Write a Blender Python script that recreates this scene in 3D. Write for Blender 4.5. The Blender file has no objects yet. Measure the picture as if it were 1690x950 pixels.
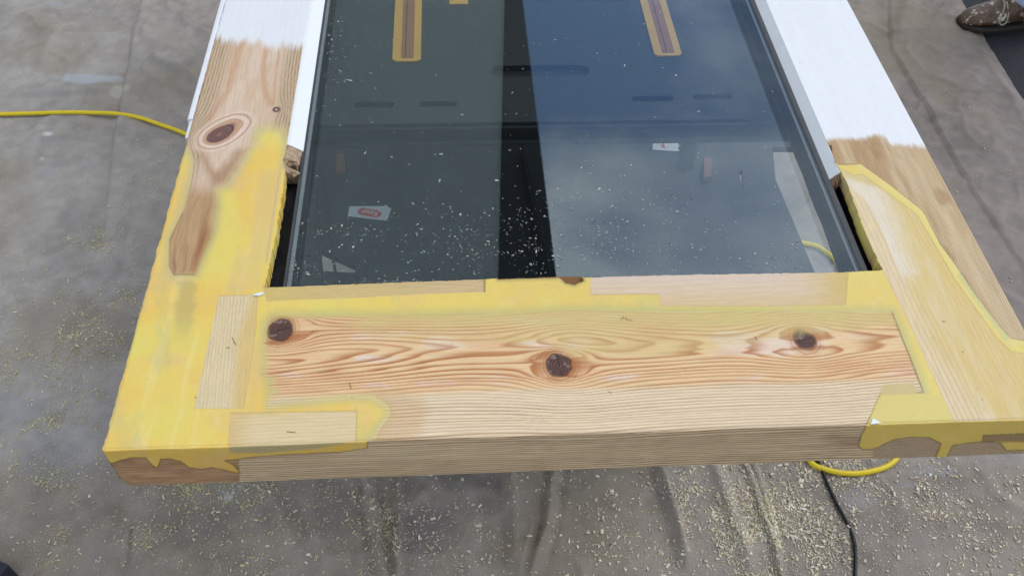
import bpy, math, random
import numpy as np
from mathutils import Matrix, Vector
from mathutils.geometry import tessellate_polygon

rng = np.random.default_rng(7); random.seed(7)
scn = bpy.context.scene
COL = scn.collection
ZD = 0.80                       # height of the door's upper face above the ground
W = 0.83                        # door width
T = 0.060                       # door thickness

# ---------------------------------------------------------------- camera
CP = np.array([.2976, -.4076, ZD + .6629]); PITCH, YAW, ROLL, FPX = .8566, .0864, .0412, 1500.
_f = np.array([math.sin(YAW) * math.cos(PITCH), math.cos(YAW) * math.cos(PITCH), -math.sin(PITCH)])
_r = np.array([math.cos(YAW), -math.sin(YAW), 0.]); _u = np.cross(_r, _f)
RT = _r * math.cos(ROLL) + _u * math.sin(ROLL); UP = -_r * math.sin(ROLL) + _u * math.cos(ROLL); FW = _f
cam = bpy.data.cameras.new('camera'); cam.sensor_fit = 'HORIZONTAL'; cam.sensor_width = 36
cam.lens = FPX / 1690 * 36; cam.clip_start = .02; cam.clip_end = 500
co = bpy.data.objects.new('camera', cam); COL.objects.link(co)
co.matrix_world = Matrix(((RT[0], UP[0], -FW[0], CP[0]), (RT[1], UP[1], -FW[1], CP[1]), (RT[2], UP[2], -FW[2], CP[2]), (0, 0, 0, 1)))
scn.camera = co

def PX(u, v, z):
    """survey helper: where the sight line of photo point (u, v) meets the level z"""
    d = FW + RT * (u - 845) / FPX - UP * (v - 475) / FPX
    return CP + d * (z - CP[2]) / d[2]
def PXA(uv, z):
    uv = np.asarray(uv, float)
    d = FW + RT * ((uv[:, :1] - 845) / FPX) - UP * ((uv[:, 1:2] - 475) / FPX)
    return CP + d * ((z - CP[2]) / d[:, 2:3])
def proj(p):
    q = p - CP; w = q @ FW
    return np.stack([845 + FPX * (q @ RT) / w, 475 - FPX * (q @ UP) / w], -1)

# ---------------------------------------------------------------- world, sun, exposure
SUN_EL, SUN_AZ = math.radians(52), math.radians(62)      # azimuth from +Y towards +X
wd = bpy.data.worlds.new('World'); scn.world = wd; wd.use_nodes = True
nt = wd.node_tree; nt.nodes.clear(); N = nt.nodes.new; Lk = nt.links.new
out = N('ShaderNodeOutputWorld'); bg = N('ShaderNodeBackground')
sky = N('ShaderNodeTexSky'); sky.sky_type = 'NISHITA'; sky.sun_disc = False
sky.sun_elevation = SUN_EL; sky.sun_rotation = SUN_AZ; sky.air_density = 1.0; sky.dust_density = .3; sky.ozone_density = 3.0
tc = N('ShaderNodeTexCoord'); sp = N('ShaderNodeSeparateXYZ'); Lk(tc.outputs['Generated'], sp.inputs[0])
mx = N('ShaderNodeMath'); mx.operation = 'MAXIMUM'; mx.inputs[1].default_value = .12; Lk(sp.outputs[2], mx.inputs[0])
dv = N('ShaderNodeVectorMath'); dv.operation = 'DIVIDE'
cb = N('ShaderNodeCombineXYZ')
for i in range(3): Lk(mx.outputs[0], cb.inputs[i])
Lk(tc.outputs['Generated'], dv.inputs[0]); Lk(cb.outputs[0], dv.inputs[1])
cn = N('ShaderNodeTexNoise'); cn.inputs['Scale'].default_value = 1.5; cn.inputs['Detail'].default_value = 7; cn.inputs['Roughness'].default_value = .52
cn.inputs['Distortion'].default_value = .25
ad = N('ShaderNodeVectorMath'); ad.operation = 'ADD'; ad.inputs[1].default_value = (0, 0, 2); Lk(dv.outputs[0], ad.inputs[0]); Lk(ad.outputs[0], cn.inputs['Vector'])
cr = N('ShaderNodeValToRGB'); cr.color_ramp.elements[0].position = .43; cr.color_ramp.elements[1].position = .62
cr.color_ramp.elements[0].color = (.03, .03, .03, 1); cr.color_ramp.elements[1].color = (.92, .92, .92, 1)
Lk(cn.outputs['Fac'], cr.inputs[0])
mix = N('ShaderNodeMix'); mix.data_type = 'RGBA'
Lk(cr.outputs[0], mix.inputs[0]); Lk(sky.outputs[0], mix.inputs[6]); mix.inputs[7].default_value = (9.0, 9.0, 9.1, 1)
Lk(mix.outputs[2], bg.inputs[0]); bg.inputs[1].default_value = .15; Lk(bg.outputs[0], out.inputs[0])
sl = bpy.data.lights.new('sun', 'SUN'); sl.energy = 1.2; sl.angle = math.radians(28); sl.color = (1, .97, .92)
so = bpy.data.objects.new('sun', sl); COL.objects.link(so); so.location = (3, 2, 6)
sd_ = Vector((math.sin(SUN_AZ) * math.cos(SUN_EL), math.cos(SUN_AZ) * math.cos(SUN_EL), math.sin(SUN_EL)))
so.rotation_euler = (-sd_).to_track_quat('-Z', 'Y').to_euler()
vs = scn.view_settings; vs.view_transform = 'Standard'; vs.look = 'None'; vs.exposure = .06; vs.gamma = 1; vs.use_curve_mapping = False

# ---------------------------------------------------------------- helpers
def lin(c):
    c = np.asarray(c, float) / 255.
    return np.where(c <= .04045, c / 12.92, ((c + .055) / 1.055) ** 2.4)
ALB = 1.0
def C(*c): return lin(c) * ALB
def sstep(a, b, x):
    t = np.clip((x - a) / (b - a), 0, 1); return t * t * (3 - 2 * t)
def mixc(a, b, t): return a + (b - a) * np.asarray(t)[..., None]
def _h(ix, iy, seed):
    n = (ix.astype(np.int64) * 374761393 + iy.astype(np.int64) * 668265263 + seed * 974634377) & 0xFFFFFFFF
    n = ((n ^ (n >> 13)) * 1274126177) & 0xFFFFFFFF
    n = (n ^ (n >> 16)) & 0xFFFFFF
    return n / float(0xFFFFFF)
def vnoise(x, y, seed=0):
    x = np.asarray(x, float); y = np.asarray(y, float)
    ix = np.floor(x); iy = np.floor(y); fx = x - ix; fy = y - iy
    fx = fx * fx * fx * (fx * (fx * 6 - 15) + 10); fy = fy * fy * fy * (fy * (fy * 6 - 15) + 10)
    ix = ix.astype(np.int64); iy = iy.astype(np.int64)
    a = _h(ix, iy, seed); b = _h(ix + 1, iy, seed); c = _h(ix, iy + 1, seed); d = _h(ix + 1, iy + 1, seed)
    return (a + (b - a) * fx) * (1 - fy) + (c + (d - c) * fx) * fy
def fbm(x, y, seed=0, o=4):
    s = 0; a = .5; t = 0
    for k in range(o):
        s = s + a * vnoise(x * 2 ** k, y * 2 ** k, seed + 17 * k); t += a; a *= .5
    return s / t - .5
def sdpoly(P, poly, pad=60):
    """signed distance in photo units, positive inside"""
    poly = np.asarray(poly, float); lo = poly.min(0) - pad; hi = poly.max(0) + pad
    res = np.full(len(P), -float(pad))
    idx = np.nonzero((P[:, 0] > lo[0]) & (P[:, 0] < hi[0]) & (P[:, 1] > lo[1]) & (P[:, 1] < hi[1]))[0]
    if not len(idx): return res
    x = P[idx, 0]; y = P[idx, 1]; d2 = np.full(len(idx), 1e18); ins = np.zeros(len(idx), bool)
    n = len(poly)
    for i in range(n):
        ax, ay = poly[i]; bx, by = poly[(i + 1) % n]; ex, ey = bx - ax, by - ay
        t = np.clip(((x - ax) * ex + (y - ay) * ey) / (ex * ex + ey * ey + 1e-12), 0, 1)
        d2 = np.minimum(d2, (x - ax - t * ex) ** 2 + (y - ay - t * ey) ** 2)
        if ay != by:
            ins ^= ((ay > y) != (by > y)) & (x < (bx - ax) * (y - ay) / (by - ay) + ax)
    d = np.sqrt(d2); res[idx] = np.where(ins, d, -d)
    return np.maximum(res, -pad)
def sdline(P, line):
    """distance to a polyline, signed (+ on its left hand side), and position along it 0..1"""
    line = np.asarray(line, float); best = np.full(len(P), 1e9); sg = np.ones(len(P)); al = np.zeros(len(P))
    seg = np.linalg.norm(line[1:] - line[:-1], axis=1); tot = seg.sum(); acc = 0
    for i in range(len(line) - 1):
        a = line[i]; e = line[i + 1] - a
        t = ((P - a) @ e) / (e @ e); tc_ = np.clip(t, 0, 1)
        q = P - a - tc_[:, None] * e; d = np.hypot(q[:, 0], q[:, 1]); m = d < best
        best[m] = d[m]; s = e[0] * (P[:, 1] - a[1]) - e[1] * (P[:, 0] - a[0]); sg[m] = np.sign(s[m]); al[m] = (acc + tc_[m] * seg[i]) / tot
        acc += seg[i]
    return best * sg, best, al

def tag(o, label=None, cat=None, group=None, kind=None):
    if label: o['label'] = label
    if cat: o['category'] = cat
    if group: o['group'] = group
    if kind: o['kind'] = kind
    return o
def empty(name, loc=(0, 0, 0)):
    o = bpy.data.objects.new(name, None); o.location = loc; COL.objects.link(o); o.empty_display_size = .05
    return o
def link(name, me, mat, parent=None, smooth=False):
    o = bpy.data.objects.new(name, me); COL.objects.link(o)
    if mat: me.materials.append(mat)
    if smooth: me.polygons.foreach_set('use_smooth', [True] * len(me.polygons))
    if parent:
        o.parent = parent
        o.matrix_parent_inverse = Matrix.Translation(-Vector(parent.location)) if parent.type == 'EMPTY' else parent.matrix_world.inverted()
    return o
def mesh_np(name, V, Q, cols=None):
    me = bpy.data.meshes.new(name); V = np.asarray(V, np.float32); Q = np.asarray(Q, np.int32); k = Q.shape[1]
    me.vertices.add(len(V)); me.vertices.foreach_set('co', V.ravel())
    me.loops.add(Q.size); me.loops.foreach_set('vertex_index', Q.ravel())
    me.polygons.add(len(Q)); me.polygons.foreach_set('loop_start', np.arange(0, Q.size, k, dtype=np.int32))
    me.polygons.foreach_set('loop_total', np.full(len(Q), k, np.int32))
    me.update(calc_edges=True)
    if cols is not None:
        a = me.color_attributes.new('Col', 'FLOAT_COLOR', 'POINT')
        c = np.ones((len(V), 4), np.float32); c[:, :3] = np.clip(cols, 0, 1); a.data.foreach_set('color', c.ravel())
    return me
def mesh_py(name, V, F):
    me = bpy.data.meshes.new(name); me.from_pydata([tuple(v) for v in V], [], [tuple(f) for f in F]); me.update(); return me
def prism(name, poly, z0, z1, mat, parent=None, holes=()):
    """poly, holes: xy outlines; solid between z0 and z1"""
    loops = [list(poly)] + [list(h) for h in holes]; flat = [p for l in loops for p in l]; n = len(flat)
    tris = tessellate_polygon([[Vector((p[0], p[1], 0)) for p in l] for l in loops])
    V = [(p[0], p[1], z1) for p in flat] + [(p[0], p[1], z0) for p in flat]; F = []
    for t in tris:
        a, b, c = [Vector((flat[i][0], flat[i][1], 0)) for i in t]
        t = tuple(t) if (b - a).cross(c - a).z > 0 else tuple(reversed(t))
        F.append(t); F.append(tuple(i + n for i in reversed(t)))
    o = 0
    for l in loops:
        m = len(l)
        for i in range(m): F.append((o + i, o + i + n, o + (i + 1) % m + n, o + (i + 1) % m))
        o += m
    me = mesh_py(name, V, F)
    ob = link(name, me, mat, parent)
    import bmesh
    b = bmesh.new(); b.from_mesh(me); bmesh.ops.recalc_face_normals(b, faces=b.faces); b.to_mesh(me); b.free()
    return ob
def box(name, lo, hi, mat, parent=None, bev=0):
    import bmesh
    b = bmesh.new(); bmesh.ops.create_cube(b, size=1)
    lo = Vector(lo); hi = Vector(hi)
    for v in b.verts: v.co = Vector([lo[i] + (v.co[i] + .5) * (hi[i] - lo[i]) for i in range(3)])
    if bev: bmesh.ops.bevel(b, geom=b.edges[:], offset=bev, segments=2, affect='EDGES', profile=.6)
    me = bpy.data.meshes.new(name); b.to_mesh(me); b.free()
    return link(name, me, mat, parent)
def smooth_path(P, n=12):
    P = [Vector(p) for p in P]; P = [P[0] * 2 - P[1]] + P + [P[-1] * 2 - P[-2]]; R = []
    for i in range(1, len(P) - 2):
        for k in range(n):
            t = k / n; a, b, c, d = P[i - 1:i + 3]
            R.append(.5 * ((2 * b) + (c - a) * t + (2 * a - 5 * b + 4 * c - d) * t * t + (3 * b - a - 3 * c + d) * t ** 3))
    R.append(P[-2]); return R
def tube(name, pts, r, mat, parent=None, seg=10):
    V = []; F = []; n = len(pts); prev = None
    for i, p in enumerate(pts):
        t = (pts[min(i + 1, n - 1)] - pts[max(i - 1, 0)]).normalized()
        if prev is None: prev = Vector((0, 0, 1)) if abs(t.z) < .9 else Vector((1, 0, 0))
        a = (prev - t * prev.dot(t)).normalized(); b = t.cross(a); prev = a
        rr = r(i / (n - 1)) if callable(r) else r
        for k in range(seg):
            w = 2 * math.pi * k / seg; V.append(p + (a * math.cos(w) + b * math.sin(w)) * rr)
    for i in range(n - 1):
        for k in range(seg): F.append((i * seg + k, i * seg + (k + 1) % seg, (i + 1) * seg + (k + 1) % seg, (i + 1) * seg + k))
    F.append(tuple(range(seg - 1, -1, -1))); F.append(tuple((n - 1) * seg + k for k in range(seg)))
    return link(name, mesh_py(name, V, F), mat, parent, smooth=True)

# ---------------------------------------------------------------- materials
def mat(name, col=None, fibre=None, rough=.6, attr=False, n_scale=0, n_amt=.0, bump=0, bump_scale=400, spec=.4, metal=0, col2=None, ramp=(.45, .6), obj_coords=True):
    m = bpy.data.materials.new(name); m.use_nodes = True; t = m.node_tree; b = t.nodes['Principled BSDF']
    b.inputs['Roughness'].default_value = rough; b.inputs['Specular IOR Level'].default_value = spec; b.inputs['Metallic'].default_value = metal
    tcn = t.nodes.new('ShaderNodeTexCoord')
    if attr:
        a = t.nodes.new('ShaderNodeAttribute'); a.attribute_name = 'Col'; src = a.outputs['Color']
    else:
        rgb = t.nodes.new('ShaderNodeRGB'); rgb.outputs[0].default_value = (*col, 1); src = rgb.outputs[0]
    if n_amt or col2 is not None:
        nz = t.nodes.new('ShaderNodeTexNoise'); nz.inputs['Scale'].default_value = n_scale; nz.inputs['Detail'].default_value = 6; nz.inputs['Roughness'].default_value = .65
        t.links.new(tcn.outputs['Object'], nz.inputs['Vector'])
        if col2 is not None:
            rp = t.nodes.new('ShaderNodeValToRGB'); rp.color_ramp.elements[0].position, rp.color_ramp.elements[1].position = ramp
            t.links.new(nz.outputs['Fac'], rp.inputs[0]); mxx = t.nodes.new('ShaderNodeMix'); mxx.data_type = 'RGBA'
            t.links.new(rp.outputs[0], mxx.inputs[0]); t.links.new(src, mxx.inputs[6]); mxx.inputs[7].default_value = (*col2, 1); src = mxx.outputs[2]
        if n_amt:
            mr = t.nodes.new('ShaderNodeMapRange'); mr.inputs['From Min'].default_value = .3; mr.inputs['From Max'].default_value = .7
            mr.inputs['To Min'].default_value = 1 - n_amt; mr.inputs['To Max'].default_value = 1 + n_amt
            t.links.new(nz.outputs['Fac'], mr.inputs[0]); hs = t.nodes.new('ShaderNodeVectorMath'); hs.operation = 'SCALE'
            t.links.new(src, hs.inputs[0]); t.links.new(mr.outputs[0], hs.inputs['Scale']); src = hs.outputs[0]
    if fibre:
        mp = t.nodes.new('ShaderNodeMapping'); mp.inputs['Scale'].default_value = fibre; t.links.new(tcn.outputs['Object'], mp.inputs[0])
        fz = t.nodes.new('ShaderNodeTexNoise'); fz.inputs['Scale'].default_value = 1; fz.inputs['Detail'].default_value = 4; fz.inputs['Roughness'].default_value = .7; t.links.new(mp.outputs[0], fz.inputs['Vector'])
        fr_ = t.nodes.new('ShaderNodeMapRange'); fr_.inputs['From Min'].default_value = .28; fr_.inputs['From Max'].default_value = .72; fr_.inputs['To Min'].default_value = .86; fr_.inputs['To Max'].default_value = 1.10
        t.links.new(fz.outputs['Fac'], fr_.inputs[0]); fs = t.nodes.new('ShaderNodeVectorMath'); fs.operation = 'SCALE'; t.links.new(src, fs.inputs[0]); t.links.new(fr_.outputs[0], fs.inputs['Scale']); src = fs.outputs[0]
    t.links.new(src, b.inputs['Base Color'])
    if bump:
        bn = t.nodes.new('ShaderNodeTexNoise'); bn.inputs['Scale'].default_value = bump_scale; bn.inputs['Detail'].default_value = 5
        t.links.new(tcn.outputs['Object'], bn.inputs['Vector']); bp = t.nodes.new('ShaderNodeBump')
        bp.inputs['Strength'].default_value = bump; bp.inputs['Distance'].default_value = .001
        t.links.new(bn.outputs['Fac'], bp.inputs['Height']); t.links.new(bp.outputs[0], b.inputs['Normal'])
    return m
M_woody = mat('sanded_pine_upright', fibre=(900, 35, 900), attr=True, rough=.62, n_scale=700, n_amt=.06, bump=.3, bump_scale=700, spec=.22)
M_wood = mat('sanded_pine', fibre=(35, 900, 900), attr=True, rough=.62, n_scale=700, n_amt=.05, bump=.25, bump_scale=900, spec=.25)
M_fill = mat('resin_filler', attr=True, rough=.48, n_scale=420, n_amt=.028, bump=.25, bump_scale=260, spec=.35)
M_white = mat('white_paint', attr=True, rough=.42, n_scale=60, n_amt=.015, bump=.06, bump_scale=300, spec=.4)
M_whitep = mat('white_bead_paint', (.82, .83, .825), rough=.42, n_scale=60, n_amt=.02, bump=.08, bump_scale=300)
M_asph = mat('asphalt', (.030, .031, .034), rough=.85, n_scale=160, n_amt=.5, bump=.9, bump_scale=220, spec=.3)
M_sheet = mat('dust_sheet_cotton', attr=True, rough=.95, n_scale=420, n_amt=.12, bump=.5, bump_scale=420, spec=.04)
M_chip = mat('wood_chips', attr=True, rough=.75, spec=.2)
M_yel = mat('yellow_cable_sheath', (.78, .58, .006), rough=.38, n_scale=90, n_amt=.06, spec=.5)
M_blk = mat('black_cable_sheath', (.010, .010, .011), rough=.4)
M_plast = mat('black_plastic', (.017, .019, .020), rough=.55, n_scale=40, n_amt=.15, bump=.3, bump_scale=500)
M_plast2 = mat('black_plastic_recess', (.006, .007, .007), rough=.6)
M_track = mat('yellow_clamp_track', (.66, .36, .045), rough=.5, n_scale=30, n_amt=.08)
M_slotw = mat('brown_track_insert', (.33, .125, .035), rough=.6, n_scale=60, n_amt=.1)
M_seal = mat('black_sealant', (.006, .006, .006), rough=.55, n_scale=90, n_amt=.3, bump=.8, bump_scale=160)
M_gask = mat('grey_rubber_gasket', (.060, .066, .072), rough=.5, n_scale=60, n_amt=.15)
M_spac = mat('aluminium_spacer', (.24, .26, .26), rough=.45, metal=0, n_scale=50, n_amt=.1)
M_leath = mat('worn_brown_leather', (.100, .056, .028), rough=.42, n_scale=46, n_amt=.4, col2=(.40, .37, .32), ramp=(.57, .63), bump=.5, bump_scale=90, spec=.5)
M_sole = mat('dark_shoe_sole', (.022, .016, .012), rough=.7, n_scale=30, col2=(.22, .20, .17), ramp=(.60, .72), n_amt=.2)
M_lace = mat('pale_shoe_lace', (.34, .30, .22), rough=.8, n_scale=200, n_amt=.2)
M_trous = mat('pale_blue_trouser_cotton', (.42, .50, .66), rough=.85, n_scale=300, n_amt=.06, bump=.4, bump_scale=600)
M_dark = mat('dark_blue_plastic', (.018, .024, .034), rough=.55, n_scale=50, n_amt=.2)
M_stick = mat('white_sticker', (.60, .62, .62), rough=.5, n_scale=60, n_amt=.05)
M_red = mat('red_print', (.60, .09, .08), rough=.5)
M_wprint = mat('white_print', (.75, .75, .75), rough=.5)
M_orange = mat('orange_plastic', (.16, .055, .025), rough=.5)
M_render = mat('grey_render', (.80, .79, .70), rough=.9, n_scale=3, n_amt=.06)
M_board = mat('black_board', (.012, .012, .012), rough=.6)

M_glass = bpy.data.materials.new('double_glazing'); M_glass.use_nodes = True; t = M_glass.node_tree; t.nodes.clear()
o_ = t.nodes.new('ShaderNodeOutputMaterial'); ms = t.nodes.new('ShaderNodeMixShader'); tr = t.nodes.new('ShaderNodeBsdfTransparent'); gl = t.nodes.new('ShaderNodeBsdfGlossy')
tr.inputs[0].default_value = (.94, .965, .955, 1); gl.inputs['Roughness'].default_value = .012; gl.inputs[0].default_value = (.74, .90, 1, 1)
ge = t.nodes.new('ShaderNodeNewGeometry'); dt = t.nodes.new('ShaderNodeVectorMath'); dt.operation = 'DOT_PRODUCT'
t.links.new(ge.outputs['Normal'], dt.inputs[0]); t.links.new(ge.outputs['Incoming'], dt.inputs[1])
ab = t.nodes.new('ShaderNodeMath'); ab.operation = 'ABSOLUTE'; t.links.new(dt.outputs['Value'], ab.inputs[0])
om = t.nodes.new('ShaderNodeMath'); om.operation = 'SUBTRACT'; om.inputs[0].default_value = 1; t.links.new(ab.outputs[0], om.inputs[1])
pw = t.nodes.new('ShaderNodeMath'); pw.operation = 'POWER'; pw.inputs[1].default_value = 5; t.links.new(om.outputs[0], pw.inputs[0])
ma = t.nodes.new('ShaderNodeMath'); ma.operation = 'MULTIPLY_ADD'; ma.inputs[1].default_value = .92; ma.inputs[2].default_value = .10; t.links.new(pw.outputs[0], ma.inputs[0])
t.links.new(ma.outputs[0], ms.inputs[0]); t.links.new(tr.outputs[0], ms.inputs[1]); t.links.new(gl.outputs[0], ms.inputs[2]); t.links.new(ms.outputs[0], o_.inputs[0])

# ---------------------------------------------------------------- ground and dust sheet
g = box('ground', (-30, -20, -.30), (30, 40, -.006), M_asph); tag(g, kind='structure')

def G(pts): return PXA(pts, 0.0)[:, :2]
# (photo line of the crease, height, sharp width, decay on the right, decay on the left)
CREASE = [
 ([(1466, -30), (1466, 60), (1470, 90), (1500, 140), (1560, 250), (1604, 330), (1650, 400), (1720, 500)], .0052, .002, .20, .0012),
 ([(1500, -30), (1492, 20), (1478, 78)], .008, .004, .03, .02),
 ([(246, -30), (240, 12), (226, 80), (222, 120), (210, 165), (196, 230), (188, 330), (180, 420), (172, 480)], .009, .003, .10, .008),
 ([(-30, 166), (40, 165), (120, 160), (165, 157), (212, 152)], .007, .003, .16, .01),
 ([(-20, 24), (20, 8), (60, -20)], .008, .006, .05, .05),
 ([(100, 40), (80, 80), (62, 128)], .006, .012, .03, .03),
 ([(250, 110), (290, 125), (332, 150)], .010, .012, .05, .05),
 ([(232, 318), (222, 390), (212, 440), (208, 480)], .006, .003, .10, .008),
 ([(165, 380), (120, 420), (80, 440)], .007, .008, .03, .03),
 ([(208, 500), (190, 530), (150, 555), (118, 585), (110, 640)], .010, .006, .06, .02),
 ([(-10, 585), (50, 580), (110, 590)], .005, .006, .05, .05),
 ([(60, 712), (110, 716), (175, 712)], .007, .006, .05, .03),
 ([(60, 600), (45, 680), (30, 760), (5, 840)], .007, .006, .06, .03),
 ([(215, 790), (226, 830), (225, 860), (140, 868)], .008, .005, .06, .02),
 ([(262, 800), (290, 820), (310, 850)], .008, .006, .05, .04),
 ([(838, 770), (846, 820), (850, 900), (848, 960)], .016, .004, .05, .012),
 ([(1084, 760), (1098, 803), (1118, 870), (1136, 960)], .012, .005, .05, .016),
 ([(1172, 765), (1195, 840), (1230, 950)], .008, .008, .04, .04),
 ([(1330, 880), (1400, 886), (1500, 868), (1600, 860)], .007, .006, .04, .04),
 ([(1580, 760), (1620, 830), (1700, 900)], .010, .010, .06, .06),
 ([(400, 800), (440, 850), (520, 940)], .008, .010, .05, .05),
 ([(700, 800), (720, 860), (760, 940)], .006, .015, .05, .05),
 ([(985, 760), (1000, 850), (990, 960)], .006, .012, .05, .05),
 ([(1480, 330), (1540, 420), (1600, 560)], .01, .012, .05, .05),
 ([(1530, 170), (1600, 210), (1690, 300)], .006, .03, .06, .06),
]
RIDGE = [([(590, 700), (604, 770), (614, 830), (622, 890), (634, 960), (640, 1010)], .017, .0065), ([(656, 700), (661, 770), (661, 860), (657, 960), (655, 1010)], .008, .006),
 ([(930, 700), (916, 770), (908, 830), (898, 890), (876, 960), (860, 1010)], .016, .007), ([(885, 860), (868, 910), (856, 970)], .008, .006), ([(1200, 700), (1226, 766), (1246, 822), (1266, 884), (1288, 960), (1300, 1010)], .009, .0055), ([(1222, 700), (1245, 780), (1266, 850), (1290, 930)], .007, .005),
 ([(1160, 720), (1178, 790), (1206, 870), (1250, 970)], .008, .010), ([(1060, 720), (1090, 800), (1112, 870), (1134, 960)], .007, .006), ([(766, 800), (790, 870), (770, 960)], .006, .014), ([(700, 760), (722, 800), (780, 808)], .006, .012),
 ([(420, 800), (470, 850), (500, 930)], .007, .010), ([(228, 0), (222, 90), (205, 200)], .004, .005), ([(1600, -40), (1566, 8), (1535, 44)], .010, .012), ([(1500, 180), (1580, 210), (1680, 300)], .005, .02), ([(1560, 420), (1610, 470), (1700, 520)], .008, .012),
 ([(96, 60), (84, 100), (60, 140)], .005, .012), ([(245, 112), (290, 126), (335, 152)], .010, .012), ([(170, 375), (140, 410), (95, 440)], .006, .009), ([(20, 700), (36, 640), (60, 590)], .005, .010), ([(130, 560), (150, 520), (190, 500)], .006, .010), ([(1480, 870), (1590, 862), (1700, 880)], .005, .012), ([(1600, 770), (1640, 830), (1700, 870)], .006, .012)]
RIDGE = [(G(l), h, w) for l, h, w in RIDGE]
CREASE = [(G(l), h, w, r, q) for l, h, w, r, q in CREASE]
def H(x, y):
    x = np.asarray(x, float).ravel(); y = np.asarray(y, float).ravel(); P = np.stack([x, y], 1)
    z = .012 + .009 * fbm(x * 2.2, y * 2.2, 3, 3) + .004 * fbm(x * 9 + 3 * fbm(x * 3, y * 3, 8), y * 7, 5, 3)
    rid = 1 - np.abs(2 * fbm(x * 3.1 + 5, y * 3.1, 41, 3)) * 2
    z = z + .010 * np.clip(rid, 0, 1) ** 8 + .0022 * fbm(x * 40, y * 40, 44, 3) + .006 * np.clip(1 - np.abs(2 * fbm(x * 6 + 1, y * 5, 47, 2)) * 2.4, 0, 1) ** 6
    for l, h, w, r, q in CREASE:
        lo = l.min(0) - .35; hi = l.max(0) + .35
        ix = np.nonzero((x > lo[0]) & (x < hi[0]) & (y > lo[1]) & (y < hi[1]))[0]
        if not len(ix): continue
        s, d, al = sdline(P[ix], l)
        e = np.clip(np.minimum(al, 1 - al) * 6, 0.0, 1)
        wob = 1 + .5 * fbm(P[ix, 0] * 14, P[ix, 1] * 14, 77, 2)
        p = np.where(s > 0, np.exp(-np.maximum(s - w, 0) / r), np.exp(-(d / q) ** 2))
        z[ix] += 1.6 * h * p * e * wob
    for l, h, w in RIDGE:
        lo = l.min(0) - .08; hi = l.max(0) + .08
        ix = np.nonzero((x > lo[0]) & (x < hi[0]) & (y > lo[1]) & (y < hi[1]))[0]
        if not len(ix): continue
        s, d, al = sdline(P[ix] + .006 * np.stack([fbm(x[ix] * 22, y[ix] * 22, 71, 2), fbm(x[ix] * 22, y[ix] * 22, 72, 2)], 1), l)
        e = np.clip(np.minimum(al, 1 - al) * 5, 0, 1)
        z[ix] += h * e * (np.exp(-(d / w) ** 2) - .22 * np.exp(-((d - 2.4 * w) / (1.2 * w)) ** 2))
    return z
def Hs(x, y): return float(H([x], [y])[0])

gx = np.concatenate([np.arange(-1.25, -.30, .0055), np.arange(-.30, 1.22, .0034), np.arange(1.22, 2.15, .0055)]); gy = np.arange(-.05, 2.25, .0052)
X, Y = np.meshgrid(gx, gy); nx, ny = len(gx), len(gy); P = np.stack([X.ravel(), Y.ravel()], 1)
Z = H(P[:, 0], P[:, 1])
uvs = proj(np.column_stack([P, np.zeros(len(P))]))
base = np.tile(C(158, 150, 142), (len(P), 1))
lft = sstep(420, 60, uvs[:, 0]) ; base = mixc(base, C(168, 163, 156), lft * .8)
base = mixc(base, C(140, 130, 123), sstep(1380, 1480, uvs[:, 0]) * sstep(700, 560, uvs[:, 1]) * .85); base = mixc(base, C(150, 139, 126), sstep(740, 800, uvs[:, 1]) * .8)  # second mix darkens the sheet before the door, its shade put into the colour
n1 = fbm(P[:, 0] * 3, P[:, 1] * 3, 21, 5); n2 = fbm(P[:, 0] * 11, P[:, 1] * 11, 22, 4); n3 = fbm(P[:, 0] * 1.3, P[:, 1] * 1.3, 29, 3)
base = base * (1 + .25 * n1 + .3 * n2 + .15 * n3 + .35 * fbm(P[:, 0] * 45, P[:, 1] * 45, 23, 3))[:, None]
base = mixc(base, C(136, 126, 117), sstep(.06, .30, n1 + .4 * n2) * .25)
base = mixc(base, C(136, 126, 104), sstep(.05, .3, fbm(P[:, 0] * 4 + 9, P[:, 1] * 4, 51, 4)) * .45)
for (u, v, a, b, col, k) in [(150, 140, 52, 9, (176, 184, 190), .75), (200, 160, 16, 8, (185, 180, 168), .8), (82, 228, 9, 5, (205, 208, 208), 1), (160, 270, 9, 7, (165, 165, 160), .7), (72, 268, 6, 4, (190, 190, 186), .8),
                             (380, 830, 9, 7, (196, 196, 192), .9), (384, 815, 26, 14, (165, 168, 170), .5), (84, 290, 16, 9, (155, 158, 160), .6), (1400, 775, 22, 12, (160, 166, 170), .5), (1410, 830, 34, 22, (150, 152, 156), .45),
                             (1530, 785, 40, 10, (165, 168, 174), .5), (1495, 805, 30, 6, (160, 160, 164), .4), (95, 12, 12, 6, (168, 172, 176), .6), (30, 690, 60, 40, (140, 146, 150), .4), (100, 770, 60, 40, (146, 148, 150), .4),
                             (330, 400, 40, 60, (100, 98, 96), .35), (700, 880, 60, 40, (98, 94, 92), .5), (780, 800, 60, 20, (92, 88, 86), .5), (560, 850, 40, 60, (104, 100, 92), .4), (300, 870, 90, 40, (112, 106, 96), .5),
                             (1560, 140, 40, 30, (132, 122, 104), .35)]:
    q = ((uvs[:, 0] - u) / a) ** 2 + ((uvs[:, 1] - v) / b) ** 2
    base = mixc(base, C(*col), .75 * k * sstep(1.25, .35, q + 1.6 * n2 + 1.2 * fbm(P[:, 0] * 40, P[:, 1] * 40, 61, 2)))
E1 = G([(1530, -90), (1621, 58), (1690, 168), (1800, 350)])      # free edge of the sheet, top right
s, d, al = sdline(P, E1); s = s + .010 * fbm(P[:, 0] * 9, P[:, 1] * 9, 91, 3)
keep = (s < .004)
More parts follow.
